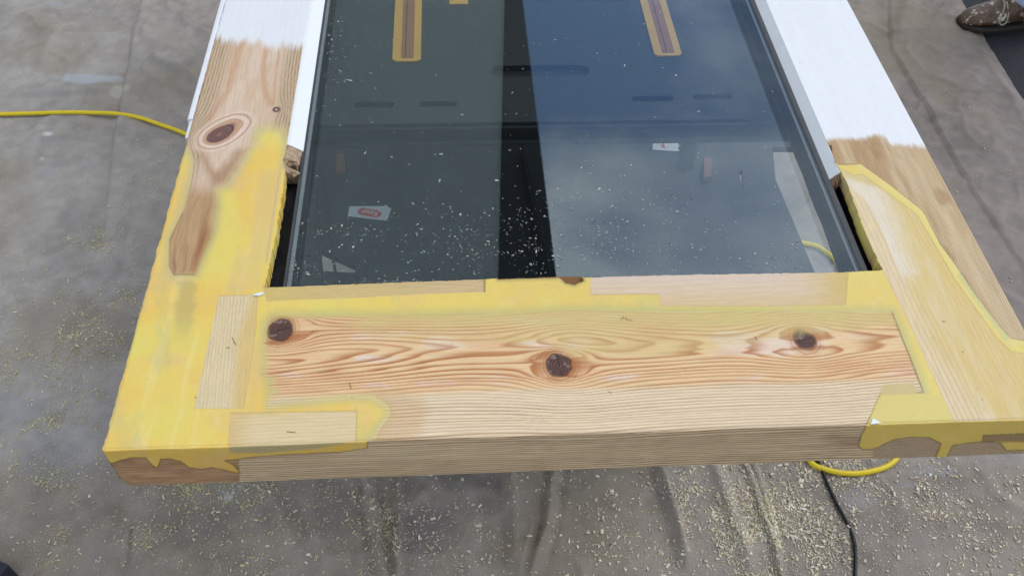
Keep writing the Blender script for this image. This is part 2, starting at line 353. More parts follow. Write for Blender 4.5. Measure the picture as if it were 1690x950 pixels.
_e = E1[2] - E1[1]; _n = np.array([-_e[1], _e[0]]) / np.hypot(*_e); _m = (s > -.003) & (s < .012); P[_m] -= _n * s[_m][:, None]
Z = np.where(s > -.05, Z * sstep(.0, -.05, s) + .002, Z)
idx = (np.arange(ny - 1)[:, None] * nx + np.arange(nx - 1)[None]).ravel()
Q = np.stack([idx, idx + 1, idx + nx + 1, idx + nx], 1); Q = Q[keep[idx]]
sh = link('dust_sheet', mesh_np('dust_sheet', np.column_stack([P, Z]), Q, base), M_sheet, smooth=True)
tag(sh, 'grey cotton dust sheet with creases and sawdust spread under the door', 'dust sheet')

# ---------------------------------------------------------------- the door
def fill_color(U, V):
    n = fbm(U / 90., V / 70., 101, 4); n2 = fbm(U / 33., V / 33., 102, 3); n3 = fbm(U / 170., V / 170., 103, 2)
    c = np.tile(C(236, 206, 102), (len(U), 1))
    c = mixc(c, C(238, 192, 92), sstep(-.02, .28, n + .5 * n3) * .65); c = mixc(c, C(231, 211, 104), sstep(.02, -.25, n) * .8)
    c = mixc(c, C(224, 190, 130), sstep(.05, .34, n2 + .4 * n) * .4)
    rr = sstep(650, 1000, U); c = mixc(c, C(222, 203, 110), rr * .55)
    c = mixc(c, C(234, 217, 152), np.full(len(U), .04) + .20 * sstep(.1, .35, fbm(U / 20., V / 20., 104, 3)))
    return c
def ringprof(r, sharp=.93, lo=.3):
    t = r - np.floor(r); return sstep(lo, sharp, t) ** 1.6 * (1 - sstep(sharp, 1.0, t))
def pline(v0): return v0

STEP = .0008
xs = np.arange(0, W + 1e-6, STEP); ncx = len(xs)
ys = np.concatenate([np.arange(0, .19, .00052), np.arange(.19, .735, .0010)]); nry = len(ys)
dz = np.linspace(0, T, 74)[1:]; nz = len(dz)           # rows down the front face
dzs = np.linspace(0, T, 8)[1:]; nzs = len(dzs)         # columns down the two long sides
# unrolled grid: rows = [front bottom .. front top | y = 0 .. far]; cols = [left side | x | right side]
rowd = np.concatenate([dz[::-1], np.zeros(nry)]); rowy = np.concatenate([np.zeros(nz), ys])
cold = np.concatenate([dzs[::-1], np.zeros(ncx), dzs]); colx = np.concatenate([np.zeros(nzs), xs, np.full(nzs, xs[-1])])
NR, NC = len(rowd), len(cold)
XX, YY = np.meshgrid(colx, rowy); CD, RD = np.meshgrid(cold, rowd); DD = np.maximum(CD, RD)
flatp = np.column_stack([XX.ravel(), YY.ravel(), ZD - np.where(RD > 0, RD, 0).ravel()])
UVf = proj(flatp)                                       # surveyed position of each surface point (sides follow the top edge)
U, V = UVf[:, 0], UVf[:, 1]
xf, yf, df = XX.ravel(), YY.ravel(), DD.ravel(); front = (RD.ravel() > 0)
XL, XR = .1095, .718                                    # inner arrises of the two stiles
OPENR = [(436, 474.5), (520, 471.5), (640, 466.5), (740, 463), (800, 461), (820, 459.5), (823, 456.5), (926, 452.5), (957, 452.5), (964, 458), (985, 457.5), (1100, 454), (1260, 451.5), (1400, 449), (1457, 446),
         (1450, 432), (1428, 385), (1397, 300), (1380, 276)]
OPENL = [(489, 270), (474, 271), (470, 276), (469, 300), (464, 330), (456, 384), (446, 430), (436, 474.5)]
cxm = (colx[:-1] + colx[1:]) / 2; rym = (rowy[:-1] + rowy[1:]) / 2
CX, RY = np.meshgrid(cxm, rym)
cuv = proj(np.column_stack([CX.ravel(), RY.ravel(), np.full(CX.size, ZD)]))
rawj = np.column_stack([2.2 * fbm(cuv[:, 0] / 9, cuv[:, 1] / 9, 5, 2), 1.3 * fbm(cuv[:, 0] / 11, cuv[:, 1] / 11, 6, 2)])
yb = PX(480, 272, ZD)[1]; yc = PX(1380, 276, ZD)[1]
op = ((cxm[None] > XL) & (cxm[None] < XR) & (rym[:, None] > min(yb, yc))).ravel()
lowpoly = OPENL[:-1] + OPENR[:-1] + [(1376, 262), (1372, 240), (1300, 240), (600, 240), (490, 240)]
op = (op & (cuv[:, 1] < 262)) | (sdpoly(cuv + rawj, lowpoly, 30) > 0) & (RY.ravel() > .1)
cell_ok = ~op
rd_c = (np.minimum(rowd[:-1], rowd[1:]) + np.abs(rowd[:-1] - rowd[1:]) / 2)[:, None] > 0; cd_c = ((cold[:-1] + cold[1:]) / 2)[None] > 0
cell_ok &= ~(rd_c & cd_c).ravel()
frontcell = np.repeat(rd_c, NC - 1, 1).ravel()

# only survey the vertices that are used
ci = (np.arange(NR - 1)[:, None] * NC + np.arange(NC - 1)[None]).ravel()
quad = np.stack([ci, ci + 1, ci + NC + 1, ci + NC], 1)
used = np.unique(quad[cell_ok]); remap = np.full(NR * NC, -1); remap[used] = np.arange(len(used))
u, v, x, y, d_, fr = U[used], V[used], xf[used], yf[used], df[used], front[used]
Puv = np.column_stack([u, v]); nj = 6 * fbm(u / 14., v / 14., 300, 3); nj2 = 2.2 * fbm(u / 5., v / 5., 301, 2)
mmx, mmy = x * 1000, y * 1000

def grain_x(mmx, mmy, cx_fun, hgt, sp, knots, seed):
    """plain-sawn board running along x; lines flow round the knots"""
    yy = mmy.copy()
    for kx, ky, a, ex in knots:
        dx = (mmx - kx) / ex; dy = mmy - ky; q = dx * dx + dy * dy
        yy = yy - dy * np.minimum(a * a / np.maximum(q, 1e-6), .97)
    yy = yy + 7.0 * fbm(mmx / 170., mmy / 90., seed, 2) + .35 * fbm(mmx / 34., mmy / 22., seed + 1, 1)
    r = np.sqrt((yy - cx_fun) ** 2 + hgt ** 2)
    return r / sp, yy

# --- bottom rail: knots measured on the board
K = [(PX(463, 545, ZD), 11.0), (PX(923, 602, ZD), 10.6), (PX(1327, 560, ZD), 9.4)]
knots = [(k[0] * 1000, k[1] * 1000, r * 1.55, 1.6) for k, r in K]
Yc = PX(760, 580, ZD)[1] * 1000
ym2 = np.where(fr, -d_ * 1000 * .9, mmy)
_ku = [PX(q, 580, ZD)[0] * 1000 for q in (430, 560, 700, 790, 850, 890, 940, 1010, 1120, 1210, 1260, 1310, 1400, 1500)]
_gx = np.arange(-60., 900., 2.); _gh = np.interp(_gx, _ku, [6, 11, 16, 19, 22, 18, 9, 13, 17, 21, 19, 12, 15, 18]); _kk = np.exp(-.5 * (np.arange(-30, 31) * 2. / 22.) ** 2); _gh = np.convolve(np.pad(_gh, 30, mode='edge'), _kk / _kk.sum(), 'valid')
hg = np.interp(mmx, _gx, _gh) + 3 * fbm(mmx / 70., mmx * 0, 55, 1)
r, yy = grain_x(mmx, ym2, Yc, hg, 3.15, knots, 400)
r = r + 1.5 * fbm(mmx / 700., ym2 / 11., 410, 3)
pr = ringprof(r, .86, .18 + .15 * sstep(60, 40, ym2))
amp = (.46 - .16 * sstep(55, 40, ym2)) + .85 * (fbm(mmx / 260., ym2 / 9., 420, 3) + .5)
pr = np.clip(pr * amp, 0, 1)
fib = fbm(mmx / 30., ym2 / .9, 430, 2)
early = mixc(np.tile(C(235, 200, 150), (len(u), 1)), C(235, 213, 176), sstep(50, 41, ym2 + 3 * fbm(mmx / 90., mmx * 0, 440, 2)))
early = mixc(early, C(222, 184, 128), sstep(118, 135, ym2) * .6)
early = mixc(early, C(236, 214, 192), sstep(.06, .26, fbm(mmx / 55., ym2 / 14., 441, 3)) * .8 * sstep(46, 54, ym2))
early = mixc(early, C(228, 180, 138), sstep(.06, .24, fbm(mmx / 80., ym2 / 20., 442, 3)) * .6 * sstep(46, 54, ym2))
late = mixc(np.tile(C(180, 112, 60), (len(u), 1)), C(166, 126, 84), sstep(50, 41, ym2))
c_rail = mixc(early, late, pr * .92) * (1 + .16 * fib)[:, None]
old_e = np.tile(C(242, 212, 168), (len(u), 1)); fb = mixc(old_e, C(150, 108, 72), np.clip(pr * 1.5, 0, 1)) * (1 + .2 * fib)[:, None]
fb = mixc(fb, C(150, 104, 76), .5 * sstep(1.6, -.5, ((u - 1405) / 60) ** 2 + ((v - 726) / 15) ** 2 + 2 * fbm(mmx / 20., d_ * 160, 444, 2)))
fb = mixc(fb, C(210, 178, 138), sstep(-.05, .35, fbm(mmx / 70., ym2 / 12., 443, 3)) * .5)
c_rail = np.where(fr[:, None], fb, c_rail)
for (kx, ky, a, ex), (kp, kr) in zip(knots, K):
    dx, dy = mmx - kx, ym2 - ky; q = np.hypot(dx * .98, dy * .86) + 3.4 * fbm(mmx / 9., ym2 / 9., 470, 3)
    ang = np.arctan2(dy, dx)
    kc = mixc(np.tile(C(104, 78, 68), (len(u), 1)), C(76, 53, 46), sstep(.3, .7, .5 + .5 * np.sin(q * 2.6 + 1.5 * np.sin(ang * 3))))
    kc = mixc(kc, C(150, 128, 118), sstep(.08, .3, fbm(mmx / 5., ym2 / 5., 480, 3)) * .7)
    c_rail = mixc(c_rail, C(176, 112, 62), sstep(kr + 9, kr, q + 3 * fbm(mmx / 5., ym2 / 3., 472, 2)) * .5)
    c_rail = mixc(c_rail, C(160, 98, 54), sstep(kr + 12, kr, q) * (.5 + .5 * np.sin(q * 1.9 + 2 * fbm(mmx / 9., ym2 / 9., 473, 2))) ** 3 * .7)
    c_rail = mixc(c_rail, C(84, 52, 34), sstep(kr + 2.2, kr + .2, q) * (.55 + .9 * fbm(ang * 2.2, q * 0, 471, 2)))
    kc = mixc(kc, C(48, 32, 26), .8 * sstep(.9, .1, np.abs(dx * math.sin(kx) + dy * math.cos(kx) + 2.5 * fbm(mmx / 5., ym2 / 5., 474, 2)))); c_rail = mixc(c_rail, kc, sstep(kr + .9, kr - 1.2, q))
# --- left stile: grain along y, big knot at the outer edge
kL = PX(362, 222, ZD) * 1000; kS = PX(456, 181, ZD) * 1000
def grain_y(mmx, mmy, cx, hgt, sp, knots, seed, wob=4.):
    xx = mmx.copy()
    for kx, ky, a, ey in knots:
        dy = (mmy - ky) / ey; dx = mmx - kx; q = dx * dx + dy * dy
        xx = xx - dx * np.minimum(a * a / np.maximum(q, 1e-6), .97)
    xx = xx + wob * fbm(mmy / 110., mmx / 50., seed, 3)
    return np.sqrt((xx - cx) ** 2 + hgt ** 2) / sp
rot = .30; rx = (mmx - kL[0]) * math.cos(rot) + (mmy - kL[1]) * math.sin(rot); ry_ = -(mmx - kL[0]) * math.sin(rot) + (mmy - kL[1]) * math.cos(rot)
rL = grain_y(mmx, mmy, 55 + 0 * mmx, 24 + 9 * np.sin(mmy / 120.), 6.2, [(kL[0], kL[1], 22, 1.0), (kS[0], kS[1], 4, 2.2)], 500)
pL = np.clip(ringprof(rL, .9, .45) * (.75 + .8 * fbm(mmx / 12., mmy / 200., 505, 2)), 0, 1)
edge_l = sstep(30, 12, mmx) + sstep(84, 98, mmx)
fine = ringprof(grain_y(mmx, mmy, 55, 20, 3.3, [(kL[0], kL[1], 22, 1.0), (kS[0], kS[1], 5, 2.2)], 520, 3.), .9, .5)
fibL = fbm(mmx / .9, mmy / 30., 531, 2)
cL = mixc(np.tile(C(217, 190, 160), (len(u), 1)), C(222, 198, 172), sstep(.0, .2, fbm(mmx / 30., mmy / 80., 530, 3)))
cL = mixc(cL, C(196, 170, 136), np.clip(edge_l, 0, 1) * .75)
cL = mixc(cL, C(200, 152, 114), pL * .22)
for _pl, _w in (([(399, 40), (396, 75), (384, 115), (376, 150), (362, 172), (345, 195)], 8), ([(438, 40), (440, 80), (434, 110), (436, 145), (444, 170)], 7), ([(462, 40), (460, 90), (452, 150), (450, 170)], 3)):
    cL = mixc(cL, C(200, 150, 112), .6 * sstep(_w * 1.3, 0, sdline(Puv + nj[:, None] * .4, _pl)[1] + 2 * fbm(u / 30., v / 60., 533, 2)))
cL = mixc(cL, C(200, 152, 114), 0 * pL); cL = mixc(cL, C(120, 98, 74), fine * np.clip(edge_l, 0, 1) * .75)
_mj = (mmx - kL[0]) * .62 + (mmy - kL[1]) * .78; _mn = (mmx - kL[0]) * .78 - (mmy - kL[1]) * .62
q = np.hypot((_mj - np.clip(np.hypot(_mj, _mn) - 13, 0, 14) * .55) * .70, _mn * 1.15) + 1.3 * fbm(mmx / 9., mmy / 9., 540, 2)
halo = .5 + .5 * np.sin(q * .82 + 1.2); cL = mixc(cL, C(230, 206, 184), sstep(33, 22, q) * .85)
cL = mixc(cL, C(176, 128, 96), sstep(32, 24, q) * halo ** 3 * .75)
kc = mixc(np.tile(C(134, 104, 94), (len(u), 1)), C(98, 70, 64), .5 + .5 * np.sin(q * 2.4)); kc = mixc(kc, C(150, 118, 100), sstep(4, 1, q) * .7)
cL = mixc(cL, C(186, 132, 92), sstep(16.5, 12.5, q) * .8); cL = mixc(cL, kc, sstep(12.8, 11.4, q))
q2 = np.hypot((mmx - kS[0]), (mmy - kS[1]) * .8) + 1.2 * fbm(mmx / 4., mmy / 4., 541, 2)
cL = mixc(cL, C(104, 76, 66), sstep(4.6, 3.2, q2)); cL = mixc(cL, C(196, 184, 176), sstep(2.0, .8, q2))
low = sstep(296, 330, v); tgr = ringprof(mmx / 9.5 + 2.2 * fbm(mmx / 22., mmy / 90., 545, 3), .9, .35) * (.6 + 1.2 * fbm(mmx / 20., mmy / 50., 546, 2))
cLow = mixc(np.tile(C(190, 154, 112), (len(u), 1)), C(138, 100, 68), np.clip(tgr, 0, 1) * .7); cLow = mixc(cLow, C(166, 110, 76), sstep(318, 328, u + .22 * (v - 420)) * sstep(360, 400, v))
cL = mixc(cL, cLow, low); cL = cL * (1 + .14 * fibL)[:, None]
cL = mixc(cL, C(168, 128, 94), sstep(-12, 8, sdpoly(Puv + nj[:, None] * 1.2, [(334, 258), (352, 306), (374, 303), (398, 262), (408, 246), (394, 250), (366, 282), (354, 284)], 40)) * .75)
# --- right stile, old wood: narrow straight lines
rR = (mmx - 700) / 2.6 + .9 * fbm(mmy / 100., mmx / 25., 600, 3) + .02 * (mmy - 200) / 10.
pR = np.clip(ringprof(rR, .82, .3) * (.65 + 1.1 * fbm(mmx / 9., mmy / 160., 605, 2)), 0, 1); fibR = fbm(mmx / .9, mmy / 40., 606, 2)
cR = mixc(np.tile(C(212, 186, 146), (len(u), 1)), C(194, 160, 118), sstep(-.05, .2, fbm(mmx / 16., mmy / 120., 610, 3) + sstep(775, 735, mmx) * .18))
cR = mixc(cR, C(216, 192, 150), sstep(785, 815, mmx) * .6); cR = mixc(cR, C(132, 100, 66), pR * .75) * (1 + .16 * fibR)[:, None]
cR = mixc(cR, C(150, 112, 72), sstep(.12, .3, fbm(mmx / 22., mmy / 40., 611, 3)) * .45)
# --- inlay timber
def pale(mx, my, sp, seed, e=(228, 207, 168), l=(196, 162, 116), k=.65, wob=3.):
    q = mx / sp + wob / sp * fbm(my / 120., mx / 30., seed, 3); p = np.clip(ringprof(q, .9, .4) * (.7 + 1. * fbm(mx / 12., my / 150., seed + 3, 2)), 0, 1)
    c = mixc(np.tile(C(*e), (len(u), 1)), C(*l), p * k); return c * (1 + .07 * fbm(mx / .9, my / 25., seed + 5, 2))[:, None]
c_in1 = pale(mmx + .07 * mmy, mmy, 3.0, 700, e=(226, 206, 162), l=(198, 170, 118))
c_in2 = pale(ym2 - .02 * mmx, mmx, 3.6, 710, e=(228, 206, 158), l=(206, 172, 116), k=.55)
c_up1 = pale(mmy - .03 * mmx, mmx, 2.3, 720, e=(216, 190, 140), l=(150, 106, 66), k=.9)
c_up2 = pale(mmy - .02 * mmx, mmx, 7.0, 730, e=(224, 200, 168), l=(212, 182, 146), k=.5)
c_bd = pale(mmx + .03 * mmy, mmy, 5.2, 740, e=(230, 208, 166), l=(204, 168, 116), k=.7, wob=7.)
c_bd = mixc(c_bd, C(234, 222, 200), sstep(.05, .25, fbm(mmx / 14., mmy / 120., 745, 2) + .30 * sstep(26, 4, np.abs(mmx - 768 + .10 * mmy + 14 * fbm(mmy / 70., mmx / 40., 746, 2)))) * .8)

col = fill_color(u, v)
# sanded-thin and knife-streaked places in the filler
_st = fbm(u / 16. + v / 60., v / 150., 106, 3); col = mixc(col, C(240, 222, 150), sstep(.08, .34, _st) * .35 * (u < 480))
col = mixc(col, C(196, 192, 128), sstep(.10, .36, fbm(u / 45., v / 80., 107, 4)) * .45)
col = mixc(col, C(206, 176, 92), sstep(.26, .36, fbm(u / 4.5, v / 4.5, 108, 2)) * .15)
# translucent streaks in the filler
col = mixc(col, C(176, 168, 112), .55 * sstep(.0, 1, sstep(26, 4, np.abs(u - 305 + .10 * (v - 520) + 3 * nj)) * sstep(455, 470, v) * sstep(600, 500, v)))
part = np.full(len(u), 0)                      # 0 filler
POLYS = {}
def lay(pid, polys, c, blur=1.5, rim=None, rimw=8, line=None, jit=1., cond=None, own=True):
    global col, part
    s = sdpoly(Puv + np.column_stack([nj * .25 * jit + nj2 * .5 * jit, nj * .2 * jit + nj2 * .4 * jit]), polys, 60)
    if cond is not None: s = np.where(cond, s, -60)
    if rim is not None: col = mixc(col, C(*rim), sstep(-rimw, -.2, s) * .6)
    a = sstep(-blur, blur, s); col = mixc(col, c if isinstance(c, np.ndarray) and c.ndim == 2 else np.tile(C(*c), (len(u), 1)), a)
    if line is not None: col = mixc(col, C(*line[0]), sstep(line[1], 0, np.abs(s)) * line[2])
    if own: part[s > 0] = pid
    return s
TOP = ~fr
# old front face timber (whole front), then the filler that runs over it
s_f = np.where(fr, 1., -60.); col = np.where(fr[:, None], fb, col); part[fr] = 1
FLEFT = [(150, 700), (607, 690), (606, 738), (560, 744), (480, 747), (416, 752), (372, 757), (385, 764), (397, 779), (372, 773), (350, 769), (332, 772), (313, 769), (298, 758), (280, 754), (266, 755), (260, 770), (252, 765), (241, 753), (221, 753), (200, 757), (179, 764), (160, 770)]
FRIGHT = [(1429, 680), (1428, 702), (1420, 717), (1416, 734), (1424, 740), (1435, 740), (1450, 736), (1473, 724), (1503, 719), (1533, 720), (1552, 730), (1547, 743), (1541, 757), (1560, 756), (1572, 732), (1620, 727), (1651, 729), (1660, 742), (1720, 740), (1720, 680)]
fc = fill_color(u, v)
oldend = mixc(fb, C(184, 132, 90), np.full(len(u), .7))
col = np.where((fr & (u < 396 + .8 * nj))[:, None], oldend * (1 + .5 * fbm(mmx / 14., d_ * 1000 / 5., 800, 3))[:, None], col)
rend = fr & (u > 1440); rg = ringprof(np.hypot((mmx - 735) * .6, d_ * 1000 - 95) / 3.6 + 1.6 * fbm(mmx / 26, d_ * 60, 801, 3))
col = np.where(rend[:, None], mixc(np.tile(C(206, 176, 138), (len(u), 1)), C(150, 112, 82), rg * .55), col)
for FP in (FLEFT, FRIGHT):
    s = lay(0, FP, fc * np.array([1.16, 1.04, .95]), 1.4, line=((86, 66, 42), 2.2, .5), cond=fr)  # front filler coloured brighter and warmer to offset the bluish shade on this face
lay(3, [(376, 720), (590, 715), (589, 726), (520, 738), (430, 745), (380, 744)], mixc(c_in2, C(190, 168, 108), np.full(len(u), .55)), 2.5, cond=fr, own=False)
lay(3, [(1622, 716), (1720, 712), (1720, 726), (1620, 728)], (176, 146, 100), 1.5, line=((110, 84, 50), 1.2, .6), cond=fr)
# rail board
RAIL = [(447, 526), (456, 523), (560, 522), (700, 521), (860, 519), (937, 514), (1087, 516), (1260, 516), (1400, 516), (1472, 516), (1500, 585), (1524, 647), (1514, 647), (1508, 632), (1457, 636), (1452, 652), (1440, 680), (1429, 704), (1425, 730), (604, 740), (620, 722), (630, 702), (645, 684), (640, 668), (615, 652), (570, 653), (510, 659), (446, 668),
        (447, 652), (460, 643), (446, 637), (455, 627), (438, 616), (443, 600), (437, 574), (440, 537)]
s = lay(1, RAIL, c_rail, 5. + 9 * sstep(640, 660, v) * sstep(720, 660, u) + 4 * sstep(470, 440, u), rim=(184, 182, 124), rimw=20, cond=TOP)
# sharp dark saw line where the rail board ends on the right
d1 = sdline(Puv, [(1472, 516), (1500, 585), (1524, 647), (1510, 647)])[1]; col = mixc(col, C(110, 76, 50), sstep(2.2, .2, d1) * .6 * TOP)
d1 = sdline(Puv, [(1453, 650), (1440, 680), (1429, 702)])[1]; col = mixc(col, C(120, 86, 50), sstep(1.6, .3, d1) * .7 * TOP)
# thin filler smear left on the rail's upper half
GLZ = [(640, 514), (1476, 512), (1480, 535), (1400, 546), (1330, 552), (1260, 566), (1150, 580), (1090, 590), (1010, 586), (965, 598), (940, 588), (905, 564), (860, 568), (700, 566), (600, 552), (560, 535)]
sg = sdpoly(Puv + np.column_stack([nj * 3, nj * 1.5]), GLZ, 60)
col = mixc(col, C(214, 192, 124), sstep(-7, 9, sg) * TOP * (.40 + .5 * fbm(u / 60., v / 16., 810, 3) + .45 * sstep(548, 522, v)) * (part == 1))
col = mixc(col, C(198, 150, 92), .36 * sstep(-16, 14, sdpoly(Puv + nj[:, None] * 1.5, [(615, 640), (690, 655), (706, 676), (690, 712), (650, 740), (600, 740), (600, 660)], 40)) * TOP * (part == 1))
# knots stay clean of the smear
# left stile bare wood
LST = [(300, 58), (520, 58), (520, 100), (505, 110), (503, 268), (472, 273), (477, 236), (468, 211), (440, 206), (421, 217), (413, 237), (398, 267), (387, 284), (376, 302), (355, 312), (357, 340), (350, 384), (338, 411), (322, 451), (287, 453), (280, 439), (281, 395), (302, 351), (315, 297), (320, 266), (309, 240), (300, 200)]
lay(2, LST, cL, 5. + 9 * sstep(340, 380, u + .25 * (v - 300)), rim=(190, 184, 140), rimw=20, cond=TOP & (u < 700))
col = mixc(col, C(120, 88, 58), .5 * sstep(2.4, .2, sdline(Puv, [(302, 351), (281, 395), (280, 439), (287, 453), (320, 453)])[1]))
sc = lay(2, [(478, 205), (520, 205), (520, 275), (470, 276), (468, 262), (482, 240)], mixc(np.tile(C(150, 124, 96), (len(u), 1)), C(92, 74, 48), sstep(-.1, .25, fbm(u / 7., v / 4., 820, 3))), 3, cond=TOP & (u < 700), jit=2)
# left inlays
lay(3, [(361, 488), (425, 486), (423, 540), (412, 610), (402, 674), (320, 674)], c_in1, 1.3, line=((186, 150, 84), 1.4, .3), jit=.35, cond=TOP)
sm = sdpoly(Puv, [(424, 480), (396, 560), (386, 680), (450, 680), (450, 480)], 60); col = mixc(col, C(222, 190, 122), sstep(-14, 8, sm) * .9 * (part == 3) * TOP)
lay(4, [(381, 681), (589, 678), (588, 724), (560, 760), (374, 760)], c_in2, 1.3, line=((170, 134, 72), 1.5, .5), jit=.35, cond=TOP)
col = mixc(col, C(214, 178, 108), sstep(425, 380, u + nj) * .55 * (part == 4)); col = mixc(col, C(220, 190, 120), .5 * sstep(694, 684, v + nj) * sstep(500, 440, u) * (part == 4))
# pale patch under the skim, left inner edge
for pg, k in (([(428, 282), (460, 279), (462, 300), (448, 380), (443, 428), (408, 428)], .55), ([(388, 420), (436, 424), (432, 474), (372, 484)], .45), ([(400, 560), (436, 560), (420, 680), (386, 680)], .4)):
    sp_ = sdpoly(Puv, pg, 40); col = mixc(col, C(222, 192, 128), sstep(-6, 7, sp_) * k * (part == 0))
col = mixc(col, C(206, 176, 140), .7 * sstep(4, 0, np.abs(sdline(Puv, [(462, 285), (452, 350), (440, 432)])[1])) * (part == 0))
# upper inlays
lay(5, [(432, 470), (640, 462), (801, 455), (801, 482), (701, 485), (592, 491), (500, 494), (440, 497)], c_up1, 1.5, jit=.4, cond=TOP)
col = mixc(col, C(212, 186, 118), sstep(760, 560, u + 4 * nj) * .72 * (part == 5)); col = mixc(col, C(120, 76, 46), sstep(3, .5, np.abs(u - 800)) * .6 * (part == 5))
col = mixc(col, C(214, 188, 110), sstep(520, 450, u) * .8 * (part == 5))
lay(6, [(974, 450), (1500, 440), (1400, 449), (1395, 503), (1260, 505), (1090, 504), (1087, 485), (975, 486)], c_up2, 1.3, line=((150, 118, 70), 1.4, .35), jit=.4, cond=TOP)
col = mixc(col, C(214, 186, 112), sstep(1310, 1400, u + 2 * nj) * .9 * (part == 6)); col = mixc(col, C(218, 188, 130), sstep(478, 496, v) * .5 * (part == 6))
col = mixc(col, C(222, 200, 186), sstep(474, 462, v) * .45 * (part == 6) * sstep(1320, 1260, u))
lay(7, [(822, 450), (926, 448), (957, 449), (963, 463), (948, 470), (934, 467), (924, 458), (822, 461)], mixc(np.tile(C(142, 100, 62), (len(u), 1)), C(104, 70, 42), ringprof(mmy / 2.2 + mmx / 15.)), 1.2, rim=(150, 146, 92), rimw=7, jit=.8, cond=TOP)
# right corner
rs = (u > 1300)
OLDR = [(1350, 200), (1560, 200), (1800, 560), (1690, 562), (1668, 558), (1652, 541), (1612, 490), (1576, 436), (1553, 405), (1523, 348), (1470, 306), (1421, 271), (1385, 272), (1376, 264), (1360, 240)]
lay(8, OLDR, cR, 1.6, line=((108, 82, 44), 2.0, .5), cond=TOP & rs)
rim = sdline(Puv, [(1421, 271), (1470, 306), (1523, 348), (1553, 405), (1576, 436), (1612, 490), (1652, 541), (1668, 558), (1720, 562)])
col = mixc(col, C(226, 210, 132), .5 * sstep(16, 3, rim[1]) * (part == 0) * rs * TOP)
col = mixc(col, C(186, 188, 134), .5 * sstep(9, 1, sdline(Puv, [(1585, 455), (1625, 510), (1660, 556)])[1]) * (part == 0) * rs)
BRD = [(1370, 262), (1381, 276), (1410, 289), (1424, 288), (1512, 353), (1543, 405), (1574, 458), (1608, 506), (1644, 556), (1668, 580), (1720, 588), (1720, 720), (1569, 693), (1552, 647), (1503, 538), (1457, 446), (1440, 410), (1397, 300), (1378, 270)]
lay(9, BRD, c_bd, 1.6, line=((186, 150, 80), 1.6, .45), jit=.4, cond=TOP & rs)
gz = sdpoly(Puv + np.column_stack([nj * 4, nj * 2]), [(1440, 275), (1470, 340), (1500, 420), (1512, 440), (1508, 490), (1540, 560), (1600, 640), (1640, 700), (1760, 700), (1760, 560), (1500, 330)], 60)
col = mixc(col, C(222, 193, 116), sstep(-26, 20, gz) * (.72 + .5 * fbm(mmx / 10., mmy / 60., 830, 3)) * (part == 9))
col = mixc(col, C(214, 190, 108), sstep(300, 290, v + .3 * (1400 - u)) * .7 * (part == 9))
lay(0, [(1431, 702), (1452, 652), (1530, 650), (1556, 655), (1574, 694), (1560, 730), (1425, 730)], mixc(fc, C(216, 198, 118), np.full(len(u), .7)), 1.4, cond=TOP)
lay(0, [(1458, 636), (1507, 631), (1514, 650), (1453, 652)], (206, 184, 122), 2.5, cond=TOP, own=True)
# white paint, feathered where the sander stopped
stL = 12 * fbm(mmx / 6., mmx * 0, 900, 2) + 7 * fbm(mmx / 13., mmx * 0, 901, 2) + 6 * fbm(mmx / 2., mmy / 14., 902, 2)
wl = sstep(-10, 9, (66 + .075 * (u - 365) + 1.1 * stL) - v) * (u < 700)
wstrip = sstep(-1.2, 1.2, u - (500 - .10 * (v - 75) + .8 * nj2 + 8 * sstep(180, 230, v))) * sstep(255, 215, v + 5 * nj) * (u < 560)
bR = np.interp(u, [1360, 1372, 1400, 1427, 1449, 1460, 1468, 1500, 1535], [233, 230, 229, 227, 221, 226, 237, 239, 243])
stR = 9 * fbm(mmx / 4., mmx * 0, 910, 2) + 5 * fbm(mmx / 1.4, mmy / 6., 911, 2) + 1.5 * nj2
wr = sstep(-6, 5, bR + .6 * stR - v) * (u > 1200)
wh = np.maximum(np.maximum(wl, wstrip), wr) * TOP
col = mixc(col, np.array([.82, .83, .825]) * (1 + .03 * fbm(mmx / 26., mmy / 90., 905, 3) + .05 * fbm(mmx / 3., mmy / 60., 906, 2))[:, None], wh); part[wh > .5] = 10
for (a, b, c2, d2, kk) in [(566, 566, 0, 0, 0)]: pass
for (x1, y1, x2, y2) in [(383, 557, 389, 569), (374, 573, 378, 574), (474, 712, 487, 713), (577, 632, 579, 641), (322, 655, 324, 656), (1246, 556, 1249, 560), (1005, 646, 1008, 648)]:
    col = mixc(col, C(84, 66, 44), .85 * sstep(1.3, .4, sdline(Puv, [(x1, y1), (x2, y2)])[1]))

# heights: sanded flush, a few tenths of a millimetre of relief, worn arrises
z = ZD - d_
relief = np.where(part == 0, .00018, 0) + .00010 * fbm(u / 40., v / 40., 930, 3)
relief = relief - .00006 * np.where(part == 1, pr, 0) - .00006 * np.where(part == 8, pR, 0) + np.where(part == 10, .0002, 0)
relief = relief + .0009 * (part == 10) * 0 - .0035 * (part == 7) - np.where(sc > 0, .0012 + .003 * (fbm(u / 6., v / 4., 931, 3) + .5), 0)
px_ = x + np.where(x < .002, -1, 0) * 0; nx_ = np.zeros(len(u)); ny_ = np.zeros(len(u))
z = z + np.where(d_ == 0, relief, 0)
